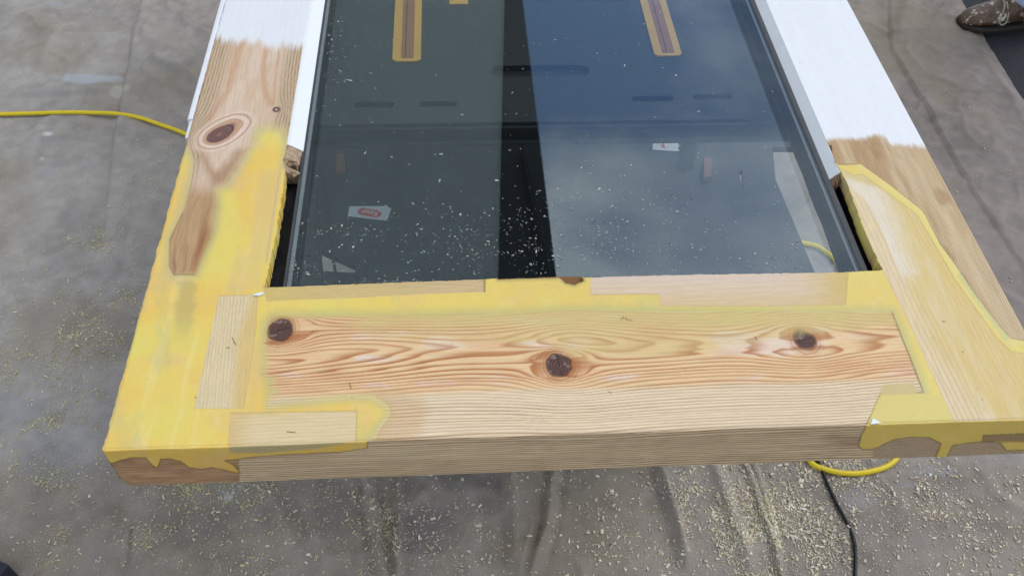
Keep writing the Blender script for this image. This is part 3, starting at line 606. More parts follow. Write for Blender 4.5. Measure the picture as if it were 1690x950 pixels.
# uneven faces at the front and the two long edges
ny_ = np.where(fr, -.0006 - .0012 * fbm(mmx / 40., d_ * 25, 940, 3) - .0006 * (part == 0) + .0001 * pr, 0)
side = (d_ > 0) & ~fr; sgn = np.where(x < .4, -1, 1)
nx_ = np.where(side | ((x < .0004) & ~fr), sgn * (.0006 + .0022 * np.clip(fbm(mmy / 9., d_ * 60, 950, 3), -.2, .5)), 0)
ar = .0016                                   # worn arris
z = z - np.where(TOP & (d_ == 0), .0011 * sstep(ar, 0, y) + .0010 * sstep(ar, 0, x) + .0010 * sstep(ar, 0, W - x), 0)
ny_ = ny_ + np.where(fr, .0009 * sstep(ar, 0, d_), 0)
bot = sstep(T - .012, T, d_); nx_ = nx_ + np.where(fr | side, np.where(x < .02, 1, 0) * .006 * bot * sstep(.02, 0, x) * (y < .03), 0)
VV = np.column_stack([x + nx_, y + ny_, z])

door = empty('door', (W / 2, 0, ZD - T))
tag(door, 'pine glazed door under repair with yellow filler and new wood inlays, lying flat', 'door')
cells = np.nonzero(cell_ok)[0]; cq = remap[quad[cells]]
cp = np.full(len(cells), 0); pv = part[cq]; cp = np.median(pv.astype(float), axis=1).astype(int); bad = ~((cp[:, None] == pv).any(1)); cp[bad] = pv[bad, 0]
um = u[cq[:, 0]]
cp = np.where((cp == 0) & (um > 1000), 12, cp); cp = np.where((cp == 10) & (um > 1000), 11, cp)
cp = np.where((cp == 3) & (um > 1000), 13, cp)
pmap = np.full((NR - 1) * (NC - 1), -1); pmap[cells] = cp; pm = pmap.reshape(NR - 1, NC - 1)
NAMES = {0: ('filler', M_fill, 'yellow resin filler covering the left corner and stile'), 12: ('filler', M_fill, 'yellow-green resin filler round the right corner'),
         1: ('bottom_rail', M_wood, 'knotty orange-grained pine bottom rail'), 2: ('stile', M_woody, 'bare left stile with large oval knot'), 8: ('stile', M_woody, 'bare right stile of straight brown grain'),
         3: ('wood_inlay', M_woody, 'upright pale inlay at the left corner'), 4: ('wood_inlay', M_wood, 'small lying inlay on the lower left edge'), 5: ('wood_inlay', M_wood, 'thin striped inlay along the glass at left'),
         6: ('wood_inlay', M_wood, 'pale inlay along the glass at right'), 9: ('wood_inlay', M_woody, 'long pale board let into the right stile'), 13: ('wood_inlay', M_woody, 'small inlay on the front edge at right'),
         7: ('old_wood_chip', M_wood, 'dark brown splinter of old wood at the glass edge'), 10: ('white_paint', M_white, 'white paint left on the left stile'), 11: ('white_paint', M_white, 'white paint left on the right stile')}
for pid, (nm, mt, lb) in NAMES.items():
    sel = cells[cp == pid]
    if not len(sel): continue
    qd = remap[quad[sel]]; vu = np.unique(qd); rm = np.full(len(u), -1); rm[vu] = np.arange(len(vu))
    Vp = VV[vu]; Cp_ = col[vu]; Qp = rm[qd]
    rr, cc = sel // (NC - 1), sel % (NC - 1)
    nv = [Vp]; ncol = [Cp_]; nq = [Qp]; base_i = len(Vp)
    pad = np.pad(pm, 1, constant_values=-2)
    for (dr, dc, a, b) in ((-1, 0, 0, 1), (1, 0, 2, 3), (0, -1, 3, 0), (0, 1, 1, 2)):
        nb = pad[rr + 1 + dr, cc + 1 + dc]; m = (nb != pid) & ~rd_c[rr, 0] & ~cd_c[0, cc]
        if not m.any(): continue
        ia, ib = remap[quad[sel[m], a]], remap[quad[sel[m], b]]; dp = np.where(nb[m] == -1, .015, .0012)
        A, B = VV[ia], VV[ib]; A2, B2 = A.copy(), B.copy(); A2[:, 2] -= dp; B2[:, 2] -= dp
        k = len(A); i0 = base_i + np.arange(k) * 4
        nv.append(np.stack([A, B, B2, A2], 1).reshape(-1, 3)); ncol.append(np.repeat(col[ia] * .95, 4, 0)); nq.append(np.stack([i0 + 1, i0, i0 + 3, i0 + 2], 1)); base_i += 4 * k
    ob = link(nm, mesh_np(nm, np.concatenate(nv), np.concatenate(nq), np.concatenate(ncol)), mt, door, smooth=True)
    ob['label'] = lb
    try: ob.data.set_sharp_from_angle(angle=math.radians(50))
    except Exception: pass
# the rest of the door, beyond the picture: stiles, top rail, and the body under the skin
Y1 = ys[-1]; YE = 1.98
for a, b in ((0, XL), (XR, W)):
    box('stile', (a, Y1 - .001, ZD - T), (b, YE - .11, ZD - .0003), M_whitep, door)
box('top_rail', (0, YE - .11, ZD - T), (W, YE, ZD), M_whitep, door, .002)
box('core', (.004, .004, ZD - T + .0005), (W - .004, .155, ZD - .006), M_seal, door)
box('core', (.004, .1551, ZD - T + .0005), (XL - .004, Y1 - .002, ZD - .006), M_seal, door)
box('core', (XR + .006, .1551, ZD - T + .0005), (W - .004, Y1 - .002, ZD - .006), M_seal, door)
# rebate floor under the glass edge
def strip(name, prof, y0, y1, mt, n=1, wob=0):
    Vs = []; F = []; m = len(prof)
    for k in range(n + 1):
        yy_ = y0 + (y1 - y0) * k / n
        for (px0, pz0) in prof: Vs.append((px0 + wob * (random.random() - .5), yy_, pz0 + wob * (random.random() - .5)))
    for k in range(n):
        for i in range(m): F.append((k * m + i, k * m + (i + 1) % m, (k + 1) * m + (i + 1) % m, (k + 1) * m + i))
    F.append(tuple(range(m))[::-1]); F.append(tuple(n * m + i for i in range(m)))
    import bmesh
    me = mesh_py(name, Vs, F); b = bmesh.new(); b.from_mesh(me); bmesh.ops.recalc_face_normals(b, faces=b.faces); b.to_mesh(me); b.free()
    return link(name, me, mt, door)
GT = ZD - .012                                 # top of the glass
GX0, GX1 = .1270, .7060
yL0 = PX(480, 276, ZD)[1]; yL, yR = PX(489, 238, ZD)[1], PX(1370, 284, ZD)[1]
strip('sealant', [(XL - .004, ZD - .026), (GX0 + .0005, ZD - .026), (GX0 + .0005, ZD - T + .004), (XL - .004, ZD - T + .004)], .150, YE - .1, M_seal, 60, .0016)
strip('sealant', [(GX1 - .0005, ZD - .028), (XR + .006, ZD - .028), (XR + .006, ZD - T + .004), (GX1 - .0005, ZD - T + .004)], .150, YE - .1, M_seal, 60, .0016)
strip('glazing_bead', [(XL, ZD - .0004), (XL + .003, ZD - .0010), (GX0 - .001, ZD - .010), (GX0 - .001, ZD - .024), (XL, ZD - .024)], yL, YE - .11, M_whitep, 1)
strip('glazing_bead', [(XR, ZD - .0004), (XR - .001, ZD - .0008), (GX1 + .001, ZD - .0135), (GX1 + .001, ZD - .024), (XR, ZD - .024)], yR, YE - .11, M_whitep, 1)
# chewed bead ends
M_oldw = mat('old_brown_wood', (.20, .125, .075), rough=.8, n_scale=90, n_amt=.4, bump=.8, bump_scale=220)
Vs_ = []; F_ = []; n_ = 40
for k in range(n_ + 1):
    tt = k / n_; yy_ = yL + .004 + (yL0 - yL - .004) * tt; rag = lambda a: a * (vnoise(k * .45 + a * 9e3, 3.3, 7) - .4)
    wr_ = GX0 - .0015 - .006 * tt * vnoise(k * .3, 1., 5) - (.006 if k == n_ else 0); x0_ = XL + .0004
    for j in range(7):
        q_ = j / 6; Vs_.append((x0_ + (wr_ - x0_) * q_, yy_ - .004 * vnoise(j * 1.3, 5., 9) * (k == n_), ZD - .0006 - .0095 * q_ - .0010 * tt * vnoise(k * .35, j * .6, 11) - .0004 * vnoise(k * 1.1, j * 1.3, 12)))
    Vs_.append((wr_, yy_, ZD - .024)); Vs_.append((x0_, yy_, ZD - .024))
for k in range(n_):
    for j in range(9): F_.append((k * 9 + j, k * 9 + (j + 1) % 9, k * 9 + 9 + (j + 1) % 9, k * 9 + 9 + j))
F_ += [tuple(range(9)), tuple(n_ * 9 + j for j in range(8, -1, -1))]
M_chew = mat('chewed_pine', (.40, .29, .19), fibre=(700, 60, 700), rough=.95, n_scale=120, n_amt=.45, spec=.05, bump=.3, bump_scale=260)
link('broken_bead_end', mesh_py('broken_bead_end', Vs_, F_), M_chew, door)
for (xa, xb, y0, s_) in ((GX1 + .003, XR - .001, yR, 2),):
    V_ = []; F_ = []
    for k in range(9):
        tt = k / 8; yy_ = y0 + .001 - (.010 + .010 * random.random()) * (1 if k % 2 else .4); xk = xa + (xb - xa) * tt
        zt = ZD - .002 - (.010 * tt if s_ == 1 else .010 * (1 - tt))
        V_ += [(xk, y0 + .004, zt), (xk, yy_, zt - .003 * random.random()), (xk, yy_ + .001, zt - .014), (xk, y0 + .004, zt - .014)]
    for k in range(8):
        for i in range(4): F_.append((k * 4 + i, k * 4 + (i + 1) % 4, k * 4 + 4 + (i + 1) % 4, k * 4 + 4 + i))
    F_ += [(0, 1, 2, 3), (32, 35, 34, 33)]
    o = link('broken_bead_end', mesh_py('broken_bead_end', V_, F_), M_oldw, door)
# moulded white edge bead down the left side, ending in a flake
yE = PX(318, 196, ZD)[1]
strip('edge_bead', [(-.0012, ZD - .0010), (-.0022, ZD - .0002), (-.0060, ZD - .0002), (-.0074, ZD - .0016), (-.0074, ZD - .030), (-.0012, ZD - .030)], yE, YE, M_whitep, 1)
strip('edge_bead', [(-.0010, ZD - .0024), (-.0048, ZD - .0030), (-.0048, ZD - .030), (-.0010, ZD - .030)], yE - .030, yE, M_whitep, 1)
# glass unit: pane, spacer, gaskets
yG0 = .150; yG1 = YE - .105
glass = box('glass_pane', (GX0, yG0, GT - .024), (GX1, yG1, GT), M_glass, door)
strip('spacer_bar', [(GX0 + .0008, GT - .0030), (GX0 + .0042, GT - .0030), (GX0 + .0042, GT - .007), (GX0 + .0008, GT - .007)], yG0 + .004, yG1 - .004, M_spac)
strip('spacer_bar', [(GX1 - .0064, GT - .0030), (GX1 - .0044, GT - .0030), (GX1 - .0044, GT - .005), (GX1 - .0064, GT - .005)], yG0 + .004, yG1 - .004, M_spac)
strip('gasket', [(GX0 - .0020, GT + .0006), (GX0 + .0002, GT + .0008), (GX0 + .0005, GT + .0002), (GX0 - .0001, GT + .0001), (GX0 - .0001, GT - .012), (GX0 - .0020, GT - .012)], yG0, yG1, M_gask)
strip('gasket', [(GX1 + .0035, GT + .0010), (GX1 - .0002, GT + .0012), (GX1 - .0028, GT + .0009), (GX1 - .0036, GT + .0003), (GX1 + .0001, GT + .0001), (GX1 + .0001, GT - .012), (GX1 + .0035, GT - .012)], yG0, yG1, M_gask)

# ---------------------------------------------------------------- folding work table under the door
TZ = ZD - T - .0015                            # table top level
ty0 = .492; ty1 = 1.33
table = empty('folding_work_table', (.43, .9, 0))
tag(table, 'black plastic folding work table with yellow clamp tracks seen under the door glass', 'work table')
def obl(cx, cy, L, Wd, n=8, rad=None, ang=0):
    rad = rad or Wd / 2; pts = []
    for (sx, sy, a0) in ((1, 1, 0), (-1, 1, 90), (-1, -1, 180), (1, -1, 270)):
        for k in range(n + 1):
            a = math.radians(a0 + 90 * k / n); pts.append((cx + sx * (L / 2 - rad) + rad * math.cos(a), cy + sy * (Wd / 2 - rad) + rad * math.sin(a)))
    return pts
holes = []
for (ua, ub, va) in ((585, 650, 173), (690, 755, 172), (810, 973, 117), (1042, 1112, 163), (1143, 1210, 160)):
    a, b = PX(ua, va, TZ), PX(ub, va, TZ); wdt = .0115 if va > 150 else .024
    holes.append(obl((a[0] + b[0]) / 2, (a[1] + b[1]) / 2, b[0] - a[0], wdt))
tracks = []
for (um_, vm_, wd_) in ((671, 103, .040), (1103, 94, .040)):
    p = PX(um_, vm_, TZ); tracks.append((p[0], p[1]))
top = prism('tabletop', [(.085, ty0), (.745, ty0), (.745, ty1), (.085, ty1)], TZ - .022, TZ, M_plast, table, holes)
for h in holes:
    cxh = sum(p[0] for p in h) / len(h); cyh = sum(p[1] for p in h) / len(h)
    o = prism('handle_recess', [(cxh + (p[0] - cxh) * .985, cyh + (p[1] - cyh) * .97) for p in h], TZ - .012, TZ - .0072, M_plast2, table)
for (cx, cy) in tracks:
    tk = prism('clamp_track', obl(cx, cy + .30, .038, .60, rad=.007), TZ + .0002, TZ + .0022, M_track, table)
    prism('track_insert', obl(cx + .001, cy + .302, .0165, .592, rad=.002), TZ + .0023, TZ + .0030, M_slotw, tk)
    for dx in (-.0022,):
        prism('groove', [(cx + dx, cy + .008), (cx + dx + .0011, cy + .008), (cx + dx + .0011, cy + .596), (cx + dx, cy + .596)], TZ + .0031, TZ + .0033, M_plast2, tk)
p = PX(757, 5, TZ); box('yellow_plug', (p[0] - .0135, p[1] - .006, TZ + .0002), (p[0] + .0135, p[1] + .005, TZ + .0022), M_track, table, .0006)
box('front_apron', (.085, ty0 - .006, TZ - .034), (.745, ty0 - .0005, TZ - .004), M_plast2, table, .002)
box('front_rib', (.095, ty0 - .012, TZ - .028), (.735, ty0 - .0065, TZ - .022), M_plast, table, .001)
SZ = .40
def S(pts): return [tuple(q[:2]) for q in PXA(pts, SZ)]
outer = S([(468, 205), (1345, 200), (1362, 243), (1275, 243), (1280, 296), (1345, 450), (1352, 476), (455, 490)])
shelf = prism('lower_shelf', outer, SZ - .012, SZ, M_plast, table, [S([(530, 413), (590, 440), (585, 450), (530, 447)]), S([(1219, 282), (1226, 280), (1226, 315)])])
for a, b in (((520, 255), (552, 455)), ((505, 255), (530, 455)), ((860, 250), (905, 470))):
    q = S([a, b, (b[0] + 5, b[1]), (a[0] + 5, a[1])]); prism('shelf_rib', q, SZ + .0005, SZ + .008, M_plast2, table)
for (ua, va, ub, vb) in ((556, 262, 570, 288), (1160, 268, 1172, 300)):
    q = S([(ua, va), (ub, va), (ub, vb), (ua, vb)]); prism('latch', q, SZ + .0005, SZ + .012, M_orange, table)
for (lx, ly) in ((.16, .80), (.70, .80), (.16, 1.25), (.70, 1.25)):
    sgn_ = -1 if ly < .9 else 1
    tube('leg', [Vector((lx, ly + sgn_ * .02, .012)), Vector((lx, ly, TZ - .022))], .016, M_plast, table, 10)
tube('leg_brace', [Vector((.16, .795, SZ - .03)), Vector((.70, .795, SZ - .03))], .010, M_plast, table, 8)

def sticker(poly, oval, rot, txt, z=SZ + .001):
    q = S(poly); st = prism('sticker', q, z, z + .0006, M_stick, table); st['label'] = 'torn white label with a red oval'
    c = np.array(PX(oval[0], oval[1], z)[:2]); e = np.array(PX(oval[0] + oval[2], oval[1] + oval[3], z)[:2]); L = np.linalg.norm(e - c) * 2; ang = math.atan2(*(e - c)[::-1])
    hh = oval[4]; pts = obl(0, 0, L, hh); ca, sa = math.cos(ang), math.sin(ang)
    cl = [(c[0] + p[0] * ca - p[1] * sa, c[1] + p[0] * sa + p[1] * ca) for p in pts]
    if oval[5] is not None: cl = [p for p in cl if p[0] < PX(oval[5], oval[1], z)[0]]
    prism('print', cl, z + .0007, z + .0009, M_red, st)
    fc_ = bpy.data.curves.new('lettering', 'FONT'); fc_.body = txt; fc_.size = hh * .95; fc_.align_x = 'CENTER'; fc_.align_y = 'CENTER'; fc_.extrude = .00008
    to = bpy.data.objects.new('lettering', fc_); COL.objects.link(to); dg = bpy.context.evaluated_depsgraph_get()
    me = bpy.data.meshes.new_from_object(to.evaluated_get(dg)); bpy.data.objects.remove(to)
    w_ = max(vv.co.x for vv in me.vertices) - min(vv.co.x for vv in me.vertices); sc_ = L * .70 / w_
    me.transform(Matrix.Translation((c[0], c[1], z + .0011)) @ Matrix.Rotation(ang + rot, 4, 'Z') @ Matrix.Diagonal((sc_, 1, 1, 1)))
    link('lettering', me, M_wprint, st)
sticker([(577, 341.5), (634, 341), (638, 339), (642, 344), (646, 344), (641, 360), (638, 365), (574, 357.5)], (610, 351.5, 19, 3.4, .017, None), math.pi, 'Keter')
sticker([(1077, 237.5), (1108, 238), (1119, 233.5), (1119, 248), (1138, 250), (1112, 250.5), (1077, 248)], (1109, 241.5, 18, .6, .014, 1119.3), 0, 'Keter')

# ---------------------------------------------------------------- house whose wall and sky show in the glass
house = empty('house', (-2.7, 4.0, 0)); tag(house, 'grey rendered house wall mirrored in the left half of the glass', 'house')
def vprism(name, xz, y0, y1, mt, par):
    n = len(xz); Vs = [(a, y0, b) for a, b in xz] + [(a, y1, b) for a, b in xz]
    F = [tuple(range(n)), tuple(range(2 * n - 1, n - 1, -1))] + [(i, i + n, (i + 1) % n + n, (i + 1) % n) for i in range(n)]
    return link(name, mesh_py(name, Vs, F), mt, par)
vprism('wall', [(-6, 0), (.575, 0), (.575, 6.4), (-6, 6.4)], 4.0, 4.25, M_render, house)
vprism('barge_board', [(.576, 2.2), (.585, 2.2), (1.165, 6.2), (.576, 6.2)], 3.98, 4.20, M_board, house)

# ---------------------------------------------------------------- cables
def gpts(uv, lift):
    r_ = []
    for q in G(uv): r_.append((q[0], q[1], lift))
    return r_
def onsheet(path, r_):
    hz = H([p.x for p in path], [p.y for p in path])
    hz = np.maximum(np.convolve(np.pad(hz, 12, mode='edge'), np.ones(25) / 25, 'valid'), hz - .008)
    return [Vector((p.x, p.y, float(h_) + r_ + .0006)) for p, h_ in zip(path, hz)]
cp_ = smooth_path(gpts([(-140, 204), (-60, 200), (0, 198), (60, 197), (130, 196), (180, 198), (215, 203), (260, 215), (312, 233), (400, 275), (600, 370), (900, 400), (1200, 405), (1290, 408), (1335, 414), (1356, 424), (1378, 447), (1420, 520), (1470, 640), (1484, 720), (1478, 758), (1452, 780), (1400, 789), (1350, 779), (1326, 760), (1290, 700), (1180, 640)], 0))
cord = tube('extension_cord', onsheet(cp_, .0050), .0050, M_yel)
tag(cord, 'bright yellow extension cord running under the door across the dust sheet', 'cord')
cp_ = smooth_path(gpts([(1290, 690), (1328, 735), (1347, 768), (1362, 805), (1379, 845), (1395, 880), (1403, 905), (1406, 930), (1405, 1000)], 0))
cb_ = tube('power_lead', onsheet(cp_, .0032), .0032, M_blk); tag(cb_, 'thin black power lead over the sawdust at lower right', 'cable')

# ---------------------------------------------------------------- shoe at the sheet's edge
toe = PX(1582, 47, 0.0); per = empty('person', (toe[0] + .12, toe[1] + .03, 0)); tag(per, 'person in paint-spattered brown lace-up shoe and pale trousers at top right', 'person')
SA = math.radians(4); sdx = Vector((math.cos(SA), math.sin(SA), 0)); sdy = Vector((-math.sin(SA), math.cos(SA), 0)); org = Vector((toe[0] - .006, toe[1] - .004, .006)); SK = .86
def SP(s, w, z): return org + sdx * s * SK + sdy * w * SK + Vector((0, 0, z * SK))
#          s     half w  top   ridge
SEC = [(.000, .012, .030), (.006, .026, .042), (.020, .038, .055), (.045, .047, .064), (.075, .051, .072), (.105, .051, .084), (.135, .048, .099), (.165, .044, .112), (.200, .040, .124), (.240, .039, .128), (.275, .036, .126), (.300, .026, .110), (.306, .012, .080)]
def loft(rings, name, mt, par):
    n = len(rings[0]); Vs = [p for r0 in rings for p in r0]; F = []
    for i in range(len(rings) - 1):
        for k in range(n): F.append((i * n + k, (i + 1) * n + k, (i + 1) * n + (k + 1) % n, i * n + (k + 1) % n))
    F.append(tuple(range(n))); F.append(tuple((len(rings) - 1) * n + k for k in range(n - 1, -1, -1)))
    import bmesh
    me = mesh_py(name, Vs, F); b = bmesh.new(); b.from_mesh(me); bmesh.ops.recalc_face_normals(b, faces=b.faces); b.to_mesh(me); b.free()
    o = link(name, me, mt, par, smooth=True); sb = o.modifiers.new('smooth', 'SUBSURF'); sb.levels = 2; sb.render_levels = 2
    return o
rings = []
for s_, hw, tp in SEC:
    r0 = []
    for k in range(16):
        a = 2 * math.pi * k / 16; ca, sa = math.cos(a), math.sin(a)
        w_ = hw * math.copysign(abs(ca) ** .75, ca) * (1 - .30 * max(0, sa) ** 1.5 * (tp / .1)); zz = .020 + (tp - .020) * (.5 + .5 * math.copysign(abs(sa) ** .8, sa))
        r0.append(SP(s_, w_, zz))
    rings.append(r0)
shoe = loft(rings, 'shoe', M_leath, per)
rings = []
for s_, hw, tp in [(-.006, .016, 0)] + SEC[1:-1] + [(.312, .014, 0)]:
    rings.append([SP(s_, q * (hw + .006), zz) for q, zz in ((1, .004), (1.02, .014), (1, .024), (.9, .026), (0, .026), (-.9, .026), (-1, .024), (-1.02, .014), (-1, .004), (0, .003))])
sole = loft(rings, 'sole', M_sole, shoe)
for k, s_ in enumerate((.118, .142, .166)):
    tp = np.interp(s_, [q[0] for q in SEC], [q[2] for q in SEC])
    tube('lace', smooth_path([SP(s_ - .004, -.030, tp - .018), SP(s_, -.012, tp + .001), SP(s_ + .003, .012, tp + .001), SP(s_ + .006, .030, tp - .018)], 6), .0026, M_lace, shoe, 8)
# bow loop falling down the near side
tube('lace', smooth_path([SP(.122, -.010, .096), SP(.112, -.030, .080), SP(.101, -.047, .058), SP(.103, -.053, .043), SP(.114, -.054, .038), SP(.124, -.053, .046), SP(.126, -.044, .068), SP(.124, -.012, .098)], 8), .0024, M_lace, shoe, 8)
# heel quarter and tongue
rings = []
for s_, hw, tp in [(.128, .040, .100), (.160, .046, .116), (.200, .0425, .128), (.250, .0415, .132), (.290, .033, .128)]:
    r0 = []
    for k in range(16):
        a = 2 * math.pi * k / 16; ca, sa = math.cos(a), math.sin(a)
        r0.append(SP(s_ + (.010 * (-sa) if s_ < .14 else 0), hw * 1.02 * math.copysign(abs(ca) ** .75, ca) * (1 - .30 * max(0, sa) ** 1.5 * (tp / .1)), .022 + (tp - .022) * (.5 + .5 * math.copysign(abs(sa) ** .8, sa)) + .0012))
    rings.append(r0)
loft(rings, 'quarter', M_leath, shoe)
rings = []
for k, (zz, rr_, off) in enumerate([(.074, .080, .226), (.082, .086, .228), (.12, .084, .232), (.20, .080, .238), (.34, .082, .242), (.50, .088, .245)]):
    rings.append([SP(off + rr_ * 1.05 * math.cos(a) * (1 + .05 * math.sin(3 * a + k)), rr_ * math.sin(a) * (1 + .05 * math.cos(4 * a + k)), zz - .022 * math.cos(a)) for a in [2 * math.pi * j / 20 for j in range(20)]])
loft(rings, 'trouser_leg', M_trous, per)

# dark case corner in the lower left
c0 = PX(27, 944, .03); case = box('storage_case', (-.20, -.18, 0), (0, 0, .05), M_dark, None, .003)
case.location = (c0[0], c0[1], Hs(c0[0], c0[1]) - .002); case.rotation_euler = (0, 0, math.radians(-24)); tag(case, 'dark flat-sided object poking in at the bottom left corner', 'case')

# ---------------------------------------------------------------- sawdust and chips
def chips(name, pts, size, colors, label, asp=(.25, .9), flat=.12, parent=None, cat='sawdust', tilt=.35):
    n = len(pts); L = size * np.exp(np.clip(rng.normal(0, .5, n), -1.2, 1.2)); Wd = L * rng.uniform(*asp, n); Tk = np.maximum(L * flat, .00015)
    a = rng.uniform(0, 2 * math.pi, n); tl = rng.normal(0, tilt, n); bend = rng.normal(0, .22, n)
    ca, sa = np.cos(a), np.sin(a); V_ = []
    # 8 corners of a twisted little slab
    for (i, j, k) in ((-1, -1, 0), (1, -1, 0), (1, 1, 0), (-1, 1, 0), (-1, -1, 1), (1, -1, 1), (1, 1, 1), (-1, 1, 1)):
        jx = i * L / 2 * rng.uniform(.75, 1.1, n); jy = j * Wd / 2 * rng.uniform(.6, 1.1, n) + bend * i * i * L * (.3 if i > 0 else 0)
        zz = k * Tk + np.abs(np.sin(tl)) * L * .5 + i * L / 2 * np.sin(tl)
        V_.append(np.stack([pts[:, 0] + ca * jx - sa * jy, pts[:, 1] + sa * jx + ca * jy, pts[:, 2] + zz], 1))
    V_ = np.stack(V_, 1).reshape(-1, 3); b = np.arange(n)[:, None, None] * 8
    F_ = (np.array([(0, 3, 2, 1), (4, 5, 6, 7), (0, 1, 5, 4), (1, 2, 6, 5), (2, 3, 7, 6), (3, 0, 4, 7)])[None] + b).reshape(-1, 4)
    colr = np.array([C(*c) for c in colors]); w = rng.dirichlet(np.ones(len(colors)) * .9, n); cc_ = (w @ colr) * rng.uniform(.75, 1.12, (n, 1))
    o = link(name, mesh_np(name, V_, F_, np.repeat(cc_, 8, 0)), M_chip, parent); tag(o, label, cat if label else None, kind='stuff'); return o
def gauss(u0, v0, su, sv, n, ang=0):
    a = rng.normal(0, su, n); b = rng.normal(0, sv, n); c, s_ = math.cos(ang), math.sin(ang)
    return np.column_stack([u0 + a * c - b * s_, v0 + a * s_ + b * c])
def uni(u0, u1, v0, v1, n): return np.column_stack([rng.uniform(u0, u1, n), rng.uniform(v0, v1, n)])
def ground(uv, clump=0.):
    p = G(uv)
    if clump:
        f_ = fbm(p[:, 0] * 13, p[:, 1] * 13, 201, 3) + .5 * fbm(p[:, 0] * 40, p[:, 1] * 40, 202, 2)
        p = p[rng.random(len(p)) < (1 - clump) + clump * sstep(-.10, .18, f_)]
    p = p; s_, _, _ = sdline(p, E1); p = p[s_ < -.01]
    return np.column_stack([p, H(p[:, 0], p[:, 1]) + .0004])
A = [uni(1000, 1690, 740, 980, 2300), gauss(1290, 850, 70, 70, 1700), gauss(1250, 800, 60, 45, 900), gauss(1200, 920, 110, 45, 900), gauss(1420, 880, 110, 50, 800), gauss(1390, 775, 50, 15, 380), gauss(1540, 815, 70, 50, 450), gauss(1110, 830, 60, 50, 500),
     uni(640, 1010, 770, 970, 560), uni(250, 660, 780, 970, 260), gauss(500, 880, 70, 45, 160), uni(0, 1690, 740, 980, 200)]
chips('sawdust', ground(np.repeat(np.concatenate(A), 2, 0) + rng.normal(0, 9, (2 * sum(map(len, A)), 2)), .82), .0029, [(232, 222, 196), (222, 206, 164), (240, 234, 218), (196, 174, 130)], 'pale wood chips scattered on the sheet before the door', tilt=.22, asp=(.2, .6), flat=.07)
B = [gauss(1270, 850, 90, 70, 2600), uni(600, 1690, 760, 980, 3600), uni(0, 640, 760, 980, 1400)]
chips('sawdust', ground(np.concatenate(B), .6), .0022, [(226, 216, 190), (208, 192, 150), (236, 230, 214)], 'fine pale sawdust between the wood chips before the door', tilt=.3)
Cc = []
for (u0, v0, su, sv, n, an) in [(130, 440, 60, 30, 420, -.6), (60, 540, 50, 40, 480, .5), (100, 600, 40, 25, 380, -.4), (150, 560, 35, 18, 300, -.6), (200, 500, 25, 40, 360, 0), (230, 440, 10, 40, 200, 0), (215, 330, 12, 40, 160, 0), (250, 290, 8, 25, 90, -.3), (20, 480, 30, 30, 200, 0), (40, 620, 50, 20, 260, 0),
    (120, 710, 45, 5, 420, -.05), (150, 670, 30, 20, 240, -.8), (200, 560, 14, 40, 260, .3), (60, 810, 40, 20, 260, -.7), (140, 820, 25, 12, 220, .5), (310, 810, 22, 14, 560, -.5), (240, 880, 60, 30, 460, -.3), (360, 900, 60, 35, 760, -.5), (470, 870, 60, 45, 800, -.6), (440, 930, 70, 25, 500, -.3), (90, 890, 30, 10, 320, -.2), (95, 925, 30, 14, 260, -.4),
    (640, 860, 14, 60, 420, -.1), (380, 800, 60, 10, 260, 0), (272, 270, 10, 22, 60, .4), (560, 900, 40, 40, 400, 0), (170, 400, 14, 10, 80, -.6), (1255, 830, 12, 70, 700, -.25)]:
    Cc.append(gauss(u0, v0, su, sv, n, an))
Cc.append(uni(-20, 330, 380, 760, 900)); Cc.append(uni(-20, 600, 700, 980, 800)); Cc.append(uni(-20, 330, 0, 400, 220)); Cc.append(uni(1450, 1690, 60, 760, 220))
chips('yellow_sawdust', ground(np.repeat(np.concatenate(Cc), 2, 0) + rng.normal(0, 5, (2 * sum(map(len, Cc)), 2)), .8), .0023, [(228, 230, 180), (240, 234, 200), (226, 212, 150), (214, 188, 140)], 'yellowish filler shavings in drifts on the sheet left of the door', asp=(.12, .4), tilt=.4)
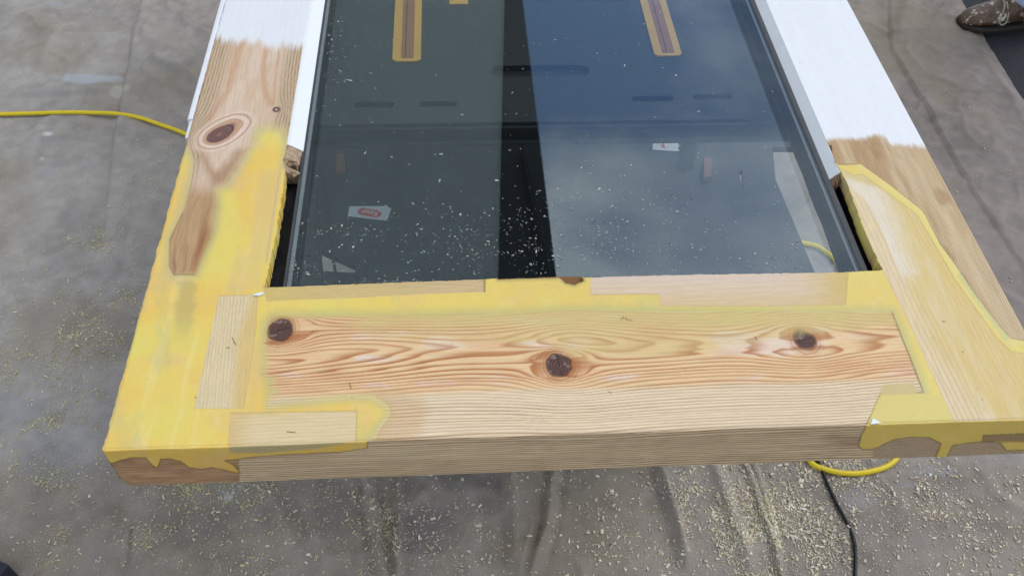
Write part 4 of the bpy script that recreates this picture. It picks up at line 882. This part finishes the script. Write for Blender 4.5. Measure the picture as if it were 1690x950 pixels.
# on the glass
def onglass(uv):
    p = PXA(uv, GT + .0003); k = (p[:, 0] > GX0 + .001) & (p[:, 0] < GX1 - .010) & (p[:, 1] > .178) & (p[:, 1] < .75); return p[k]
D = [uni(470, 1430, 330, 460, 360), gauss(760, 400, 60, 36, 150), gauss(770, 418, 50, 8, 60), gauss(870, 390, 36, 45, 100), gauss(1010, 310, 50, 15, 70), gauss(1040, 360, 70, 40, 120), gauss(980, 410, 60, 16, 110), gauss(1310, 420, 25, 18, 50), gauss(555, 90, 16, 60, 90), gauss(545, 40, 10, 25, 40), gauss(1300, 370, 10, 30, 40),
     gauss(570, 385, 40, 8, 70), gauss(500, 445, 25, 8, 70), gauss(640, 465, 30, 3, 40), uni(500, 1300, 0, 330, 260), gauss(700, 465, 60, 2, 40), gauss(1100, 405, 40, 5, 30)]
chips('glass_sawdust', onglass(np.concatenate(D)), .0012, [(176, 176, 164), (150, 152, 146), (205, 202, 188)], 'fine sawdust specks scattered over the door glass', tilt=.1, asp=(.2, .8), flat=.05)
D2 = onglass(np.array([(620, 80), (575, 133), (553, 165), (1317, 66), (916, 66), (535, 175), (612, 121), (522, 184), (718, 255), (725, 298), (1158, 105), (1184, 111), (1300, 140), (1150, 82), (1010, 340), (900, 450), (988, 313), (1098, 330), (1015, 410), (700, 415), (885, 415)], float))
chips('glass_shaving', D2, .0036, [(205, 205, 196), (190, 196, 196)], 'larger pale shavings lying loose on the door glass', tilt=.02, flat=.03, asp=(.2, .5))
# specks on the wood
def onwood(uv): p = PXA(uv, ZD + .0004); return p
E_ = [uni(450, 1460, 480, 700, 14), uni(1470, 1640, 470, 690, 8), gauss(1040, 527, 12, 6, 6)]
chips('wood_specks', onwood(np.concatenate(E_)), .0013, [(232, 214, 160), (200, 170, 120), (236, 228, 200)], 'tiny sanding crumbs lying on the bare wood of the door', asp=(.3, .7), tilt=.02)
a, b = PX(417, 487.5, ZD + .001), PX(436, 484.5, ZD + .001)
o = prism('paint_flake', [(a[0], a[1]), (b[0] - .004, b[1] - .0026), (b[0], b[1]), (b[0] - .002, b[1] + .0016), (a[0] + .004, a[1] + .0026)], ZD + .0008, ZD + .0016, M_whitep); tag(o, 'white sliver of paint lying by the upright pale inlay', 'paint flake')
a = PX(1436, 701, ZD); o = prism('paint_flake', [(a[0], a[1]), (a[0] + .010, a[1] + .001), (a[0] + .004, a[1] + .006)], ZD + .0008, ZD + .0014, M_whitep); tag(o, 'small white flake on the filler at the lower right corner', 'paint flake')
